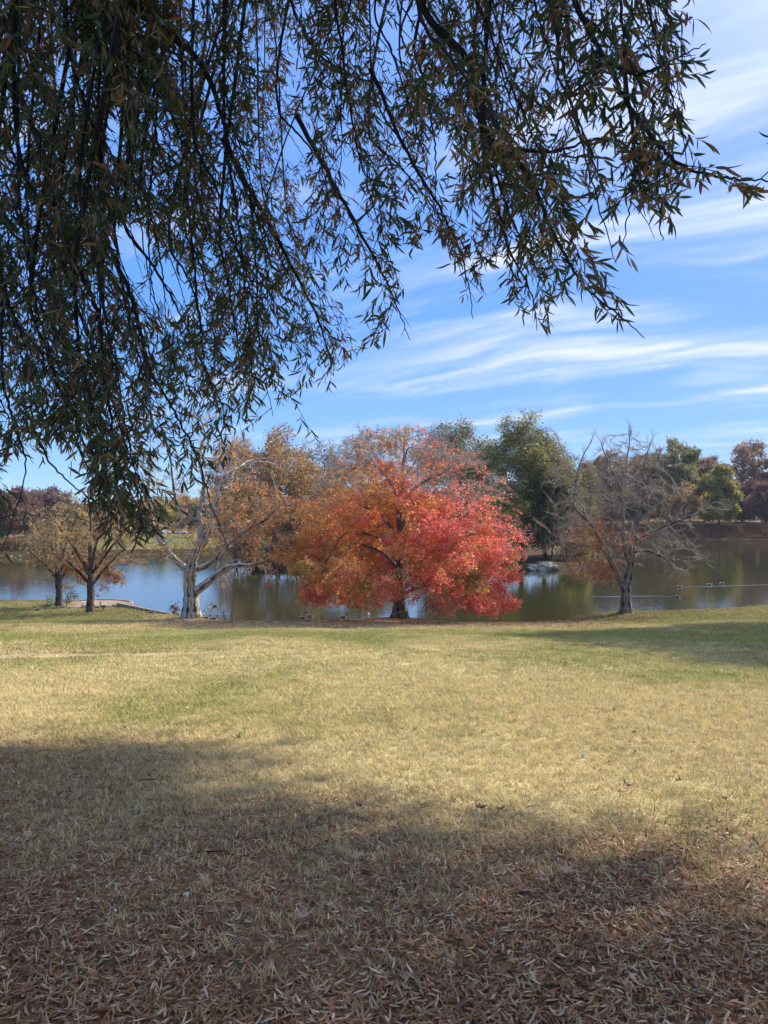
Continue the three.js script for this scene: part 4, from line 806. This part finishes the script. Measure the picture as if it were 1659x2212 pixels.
goose(onLawn(436, 63.8), 'rest', 200, 'dark goose lying low against the right foot of the pale trunk', G1, 0.8);
[[654, 1336, 175, 'dark goose swimming, leftmost of those before the red maple'], [668, 1333, 175, 'goose swimming close behind the leftmost one before the red maple'], [741, 1335, 10, 'pale goose swimming alone midway to the maple trunk'], [796, 1328, 80, 'goose swimming nearest left of the maple trunk'], [806, 1310, 20, 'small white-looking goose farther out left of the maple trunk']].forEach(([u, v, t, l], i) => goose(onWater(u, v), 'swim', t, l, G2, i === 4 ? 0.8 : 1));
[[1466, 1268, 180, 'goose leading the line of three on the right of the lake'], [1531, 1264, 178, 'goose in the middle of the line of three on the right of the lake'], [1558, 1262, 182, 'goose last in the line of three near the right edge'], [1463, 1291, 120, 'white-breasted goose swimming alone below the line of three']].forEach(([u, v, t, l]) => goose(onWater(u, v), 'swim', t, l, G3, 1.1));
{ // white gulls on the far left shore
  const gull = sdf([[V(-0.12, 0.12, 0), V(0.08, 0.13, 0), 0.06, 0.075], [V(0.1, 0.16, 0), V(0.14, 0.24, 0), 0.045, 0.05], [V(0.14, 0.24, 0), V(0.22, 0.23, 0), 0.04, 0.01], [V(-0.12, 0.13, 0), V(-0.28, 0.12, 0), 0.05, 0.012]], 40, 0.34, V(0, 0.16, 0), (p) => (p.x < -0.2 ? [0.2, 0.2, 0.2] : [0.8, 0.8, 0.78]), 0.014);
  [[24, 1201, 'white gull at the far left shore nearest the picture edge'], [43, 1203, 'white gull on the far left shore, second from the edge'], [138, 1200, 'white gull on the far shore behind the leftmost small tree']].forEach(([u, v, l]) => { const x = ((u - 829.5) / FOC) * 166, D = farShore(x) + 0.4; const m = part(numbered('gull'), gull, feather, scene); m.position.set(((u - 829.5) / FOC) * D, farH(((u - 829.5) / FOC) * D, D) + 0.1, -D); m.scale.setScalar(1.5); tag(m, l, 'gull', 'gulls on the far left shore'); });
}

// ------------------------------------------------------------------ the brick terrace, bench, stones on the left point
{
  const brick = noiseTex(512, (u, v) => { const r = Math.floor(v * 32), x = u * 16 + (r % 2) * 0.5, fx = x - Math.floor(x), fy = v * 32 - r, joint = fx < 0.05 || fy < 0.1, k = tileN(Math.floor(x) / 16, r / 32, 16, 32, 1) * 0.5 + 0.55 + 0.15 * tileN(u, v, 40, 40, 2); return joint ? [0.5, 0.46, 0.42] : [0.66 * k, 0.56 * k, 0.49 * k]; }, true);
  const edge = []; for (let i = 0; i <= 24; i++) { const t = i / 24, a = mix(Math.PI * 0.72, -0.25 * Math.PI, t); edge.push([-29.6 + Math.cos(a) * 3.7, 78.6 + Math.sin(a) * 2.9]); }
  const shape = new THREE.Shape(); shape.moveTo(edge[0][0], edge[0][1]); edge.forEach((e) => shape.lineTo(e[0], e[1])); shape.lineTo(-29.5, 75.2); shape.lineTo(-33.2, 76.2);
  const g = new THREE.ExtrudeGeometry(shape, { depth: 0.6, bevelEnabled: false, curveSegments: 6 }); g.rotateX(-Math.PI / 2);
  const top = lawnH(-30.5, 77) + 0.04;
  const o = part('pavement', g, new THREE.MeshStandardMaterial({ map: brick, roughness: 0.9, color: 0xffffff }), scene); o.position.y = top - 0.6; brick.repeat.set(0.25, 0.25);
  tag(o, 'round-ended brick terrace at the water', null, null, 'structure');
  const kerbM = bark(0.42, 0.36, 0.29, 0.004), kt = [];
  for (let i = 0; i < 24; i++) { // kerb stones one by one
    const [x0, d0] = edge[i], [x1, d1] = edge[i + 1], len = Math.hypot(x1 - x0, d1 - d0) - 0.02, b = new THREE.BoxGeometry(len, 0.75, 0.36); const m = part('kerb_stone', b, kerbM, o); m.position.set((x0 + x1) / 2, 0.32, -(d0 + d1) / 2); m.rotation.y = Math.atan2(d1 - d0, x1 - x0);
  }
  // shore kerb running on toward the pale tree
  const path = [[-26.4, 76.3], [-25.3, 75.2], [-23.8, 73.6], [-22.2, 71.8], [-20.7, 70.3], [-19.4, 69.0]], w = thing('shore_kerb', V(0, 0, 0), 0, 'low stone kerb along the water from the brick terrace towards the pale tree', 'kerb');
  for (let i = 0; i < path.length - 1; i++) for (let k = 0; k < 3; k++) { const a = k / 3, b = (k + 1) / 3, x0 = mix(path[i][0], path[i + 1][0], a), x1 = mix(path[i][0], path[i + 1][0], b), d0 = mix(path[i][1], path[i + 1][1], a), d1 = mix(path[i][1], path[i + 1][1], b); const m = part('kerb_stone', new THREE.BoxGeometry(Math.hypot(x1 - x0, d1 - d0) - 0.02, 0.9, 0.3), kerbM, w); m.position.set((x0 + x1) / 2, -7.86, -(d0 + d1) / 2); m.rotation.y = Math.atan2(d1 - d0, x1 - x0); }
}
function bench(name, p, turn, label, col, iron) {
  const o = thing(name, p, turn, label, 'bench'), slatM = plain(...col, 0.5), ironM = plain(...iron, 0.5, 0.4);
  for (let i = 0; i < 5; i++) { const m = part('seat_slat', new THREE.BoxGeometry(1.8, 0.035, 0.075), slatM, o); m.position.set(0, 0.44 + (i - 2) * 0.006, -0.18 + i * 0.092); }
  for (let i = 0; i < 6; i++) { const m = part('back_slat', new THREE.BoxGeometry(1.8, 0.075, 0.03), slatM, o); m.position.set(0, 0.52 + i * 0.085, -0.25 - i * 0.022); m.rotation.x = -0.25; }
  for (const s of [-1, 1]) { const f = new Tubes().add([V(s * 0.84, 0, 0.2), V(s * 0.84, 0.42, 0.22), V(s * 0.84, 0.41, -0.22), V(s * 0.84, 1.0, -0.41)], [0.03, 0.03, 0.03, 0.03], 6).add([V(s * 0.84, 0, -0.3), V(s * 0.84, 0.41, -0.22)], [0.03, 0.03], 6).add([V(s * 0.84, 0.42, 0.22), V(s * 0.84, 0.64, 0.22), V(s * 0.84, 0.66, -0.3)], [0.025, 0.025, 0.025], 6); part('side_frame', f.build(), ironM, o); }
  return o;
}
{
  const D = 77.5, p = ground(((119 - 829.5) / FOC) * D, D); bench('park_bench', p, rad(80), 'green slatted bench beside the leftmost small tree trunk, facing the water', [0.035, 0.085, 0.068], [0.03, 0.05, 0.045]);
  const R = rngOf(88), rock = (u, D, s, label) => { const g = new THREE.IcosahedronGeometry(1, 3), q = g.attributes.position; for (let i = 0; i < q.count; i++) { const v = V(q.getX(i), q.getY(i), q.getZ(i)), k = 1 + 0.28 * n3(v.x * 1.3 + u, v.y * 1.3, v.z * 1.3) + 0.08 * n3(v.x * 4, v.y * 4, v.z * 4 + u); q.setXYZ(i, v.x * k * s, v.y * k * s * 0.6, v.z * k * s * 0.8); } g.computeVertexNormals(); const m = part(numbered('boulder'), g, bark(0.5, 0.45, 0.36, 0.01), scene); return [m, label]; };
  for (const [u, D, s, label] of [[185, 75.3, 0.42, 'pale boulder by the brick terrace, left of the small tree trunk'], [207, 75.5, 0.3, 'small pale boulder right behind the small tree trunk']]) { const [m, l] = rock(u, D, s, label); m.position.copy(ground(((u - 829.5) / FOC) * D, D)); m.position.y += 0.12; tag(m, l, 'boulder'); }
  for (const [u, v, s, label] of [[1178, 1219, 1.7, 'largest pale boulder on the wooded point'], [1150, 1226, 1.1, 'pale boulder left of the largest one on the point'], [1196, 1226, 0.9, 'pale boulder right of the largest one at the tip of the point']]) { const x = ((u - 829.5) / FOC) * 130, D = farShore(x) + 0.6, [m, l] = rock(u, D, s, label); m.position.set(((u - 829.5) / FOC) * D, WATER + 0.4, -D); tag(m, l, 'boulder'); }
  // sapling by the bench
  const sD = 76.2, o = thing('sapling', ground(((143 - 829.5) / FOC) * sD, sD), 0, 'thin leafy sapling right of the leftmost trunk', 'shrub');
  const t = grow(71, [[[0, 0, 0, 0.03], [0.1, 0.8, 0, 0.02], [0.2, 1.5, 0, 0.01]], [[0, 0.1, 0, 0.02], [0.6, 0.9, 0.1, 0.01]]], shell(R, 9, 0.25, 1.0, 0, 0.8, 0.75, 0.5, 0.25, 6, 0), 0.18, { rmin: 0.008 });
  wood(o, t, M.twigBrown, M.twigBrown, 9, 0); crown(o, t, SPRAY.narrow, 6, 0.9, 0.12, () => 1, (p, r) => pick(r, [[0.14, 0.15, 0.06], [0.26, 0.2, 0.08], [0.1, 0.1, 0.06]]), 0.8, 9);
}
// ------------------------------------------------------------------ far things: cars on the left, bench, bin and posts on the right
function car(p, turn, label) {
  const o = thing('parked_car', p, turn, label, 'car', 'white cars parked beyond the far left lawn');
  const s = new THREE.Shape(); s.moveTo(-2.2, 0.35); s.lineTo(-2.2, 0.85); s.lineTo(-1.7, 0.95); s.lineTo(-1.15, 1.45); s.lineTo(0.55, 1.47); s.lineTo(1.2, 0.98); s.lineTo(2.1, 0.85); s.lineTo(2.25, 0.4); s.closePath();
  const g = new THREE.ExtrudeGeometry(s, { depth: 1.56, bevelEnabled: true, bevelSize: 0.08, bevelThickness: 0.1, bevelSegments: 2 }); g.translate(0, 0, -0.78); part('body', g, plain(0.8, 0.8, 0.8, 0.3), o);
  const w = new THREE.Shape(); w.moveTo(-1.5, 0.98); w.lineTo(-1.08, 1.38); w.lineTo(0.5, 1.39); w.lineTo(1.0, 0.98); w.closePath(); const wg = new THREE.ExtrudeGeometry(w, { depth: 1.8, bevelEnabled: false }); wg.translate(0, 0, -0.9); part('window', wg, plain(0.02, 0.025, 0.03, 0.1), o);
  for (const x of [-1.4, 1.4]) for (const z of [-0.82, 0.82]) { const t = part('wheel', new THREE.CylinderGeometry(0.33, 0.33, 0.22, 18).rotateX(Math.PI / 2), plain(0.02, 0.02, 0.02, 0.8), o); t.position.set(x, 0.33, z); }
}
[[247, 285, 20, 'white car parked beyond the far left lawn, behind the small shore tree'], [359, 300, 75, 'white car parked far off just left of the pale trunk'], [305, 310, 5, 'white car parked far off between the small tree and the pale tree'], [392, 305, 0, 'white car parked far off behind the pale trunk']].forEach(([u, D, t, l]) => car(farGround(((u - 829.5) / FOC) * D, D), rad(t), l));
{
  const fp = (u, s) => { let D = 287; for (let i = 0; i < 3; i++) D = farShore(((u - 829.5) / FOC) * D) + s; return farGround(((u - 829.5) / FOC) * D, D); };
  bench('far_bench', fp(1612, 14), rad(180), 'dark bench on top of the far right bank', [0.09, 0.07, 0.06], [0.03, 0.03, 0.03]);
  const bin = thing('litter_bin', fp(1632, 15), 0, 'dark litter bin on the far right bank beside the bench', 'bin'); part('drum', new THREE.LatheGeometry([[0.01, 0], [0.36, 0], [0.42, 0.5], [0.4, 1.05], [0.36, 1.1]].map(([x, y]) => new THREE.Vector2(x, y)), 18), plain(0.03, 0.03, 0.03, 0.6), bin); part('lid', new THREE.LatheGeometry([[0.40, 1.11], [0.34, 1.22], [0.15, 1.3], [0.01, 1.31]].map(([x, y]) => new THREE.Vector2(x, y)), 18), plain(0.05, 0.05, 0.05, 0.5), bin);
  for (const [u, h, l] of [[1586, 3.6, 'tall thin post on the far right bank right of the yellow cone tree'], [1519, 1.2, 'short post on the far bank left of the yellow cone tree'], [1658, 1.3, 'short post at the right picture edge on the far bank']]) { const o = thing('wooden_post', fp(u, 14), 0, l, 'post'); part('shaft', new THREE.CylinderGeometry(0.12, 0.15, h, 10).translate(0, h / 2, 0), plain(0.15, 0.12, 0.1, 0.9), o); part('cap', new THREE.CylinderGeometry(0.06, 0.16, 0.12, 10).translate(0, h + 0.06, 0), plain(0.3, 0.28, 0.25, 0.8), o); }
}
// ------------------------------------------------------------------ sticks, curled leaves and scraps on the lawn
{
  const lay = (u, v) => { let D = 6; for (let i = 0; i < 30; i++) { const x = ((u - 829.5) / FOC) * D, h = EYE - lawnH(x, D); D = mix(D, (h * FOC) / (v - 1106), 0.6); } return ground(((u - 829.5) / FOC) * D, D); };
  const stick = (u, v, len, turn, label) => { const p = lay(u, v), d = V(Math.cos(turn), 0, Math.sin(turn)), a = p.clone().addScaledVector(d, -len / 2), b = p.clone().addScaledVector(d, len / 2); a.y = lawnH(a.x, -a.z) + 0.025; b.y = lawnH(b.x, -b.z) + 0.018; const m = a.clone().lerp(b, 0.5).add(V(0, 0.012, 0.015)); const o = part(numbered('stick'), new Tubes().add(curve([a, m, b], 8), Array.from({ length: 9 }, (_, i) => 0.005 * (1 - i * 0.06)), 7, 0.2).build(), M.barkBrown, scene); tag(o, label, 'stick'); };
  stick(333, 1690, 0.26, -0.15, 'dark piece of branch lying on the shaded lawn, upper left of the foreground'); stick(450, 1848, 0.24, -0.2, 'short dark twig in the shade, lower left of centre');
  const big = lobedLeaf(0.35), bigs = [[1035, 1757, 0.13, [0.1, 0.05, 0.03], 'dark upright curled leaf near the centre of the shadow edge'], [1352, 1706, 0.13, [0.16, 0.09, 0.05], 'dark curled leaf standing up on the sunlit right lawn'], [1610, 1846, 0.13, [0.12, 0.07, 0.04], 'dark brown leaf near the right edge at the shadow boundary'], [1225, 1895, 0.14, [0.4, 0.27, 0.17], 'broad tan leaf in the right foreground shade'], [1078, 1762, 0.11, [0.13, 0.07, 0.05], 'brown curled leaf right of the dark upright one'], [516, 1600, 0.1, [0.3, 0.1, 0.05], 'reddish leaf alone on the sunlit lawn left of centre'], [660, 2000, 0.14, [0.35, 0.25, 0.17], 'pale broad leaf in the shade left of centre'], [655, 1778, 0.12, [0.2, 0.1, 0.06], 'brown leaf in the shade below the stick'], [772, 1868, 0.13, [0.4, 0.3, 0.2], 'tan leaf flat in the centre shade']];
  const R = rngOf(9);
  for (const [u, v, s, c, label] of bigs) { const m = part(numbered('curled_leaf'), big, plain(...c, 0.8), scene); m.material.side = THREE.DoubleSide; m.position.copy(lay(u, v)); m.position.y += 0.05; m.scale.setScalar(s * 0.85); m.rotation.set((R() - 0.3) * 1.2, R() * 6, (R() - 0.5) * 1.2); tag(m, label, 'leaf'); }
  const scrap = (u, v, s, label) => { const g = new THREE.PlaneGeometry(s * 0.6, s * 0.4, 5, 4).rotateX(-1.2), q = g.attributes.position; for (let i = 0; i < q.count; i++) q.setY(i, q.getY(i) + s * 0.28 * n3(q.getX(i) * 20 + u, q.getZ(i) * 20, 2)); g.computeVertexNormals(); const m = part(numbered('paper_scrap'), g, plain(0.55, 0.5, 0.4, 0.9), scene); m.material.side = THREE.DoubleSide; m.position.copy(lay(u, v)); m.position.y += 0.055; m.rotation.y = u; tag(m, label, 'litter'); };
  scrap(1257, 1643, 0.09, 'white scrap on the sunlit lawn right of centre'); scrap(1447, 1596, 0.085, 'white scrap farther out on the right of the lawn'); scrap(945, 1876, 0.05, 'small white scrap in the shade near the centre'); scrap(478, 1422, 0.16, 'white scrap far out on the left of the lawn'); scrap(402, 1955, 0.05, 'pale scrap among the leaves on the left');
}
renderer.render(scene, camera);
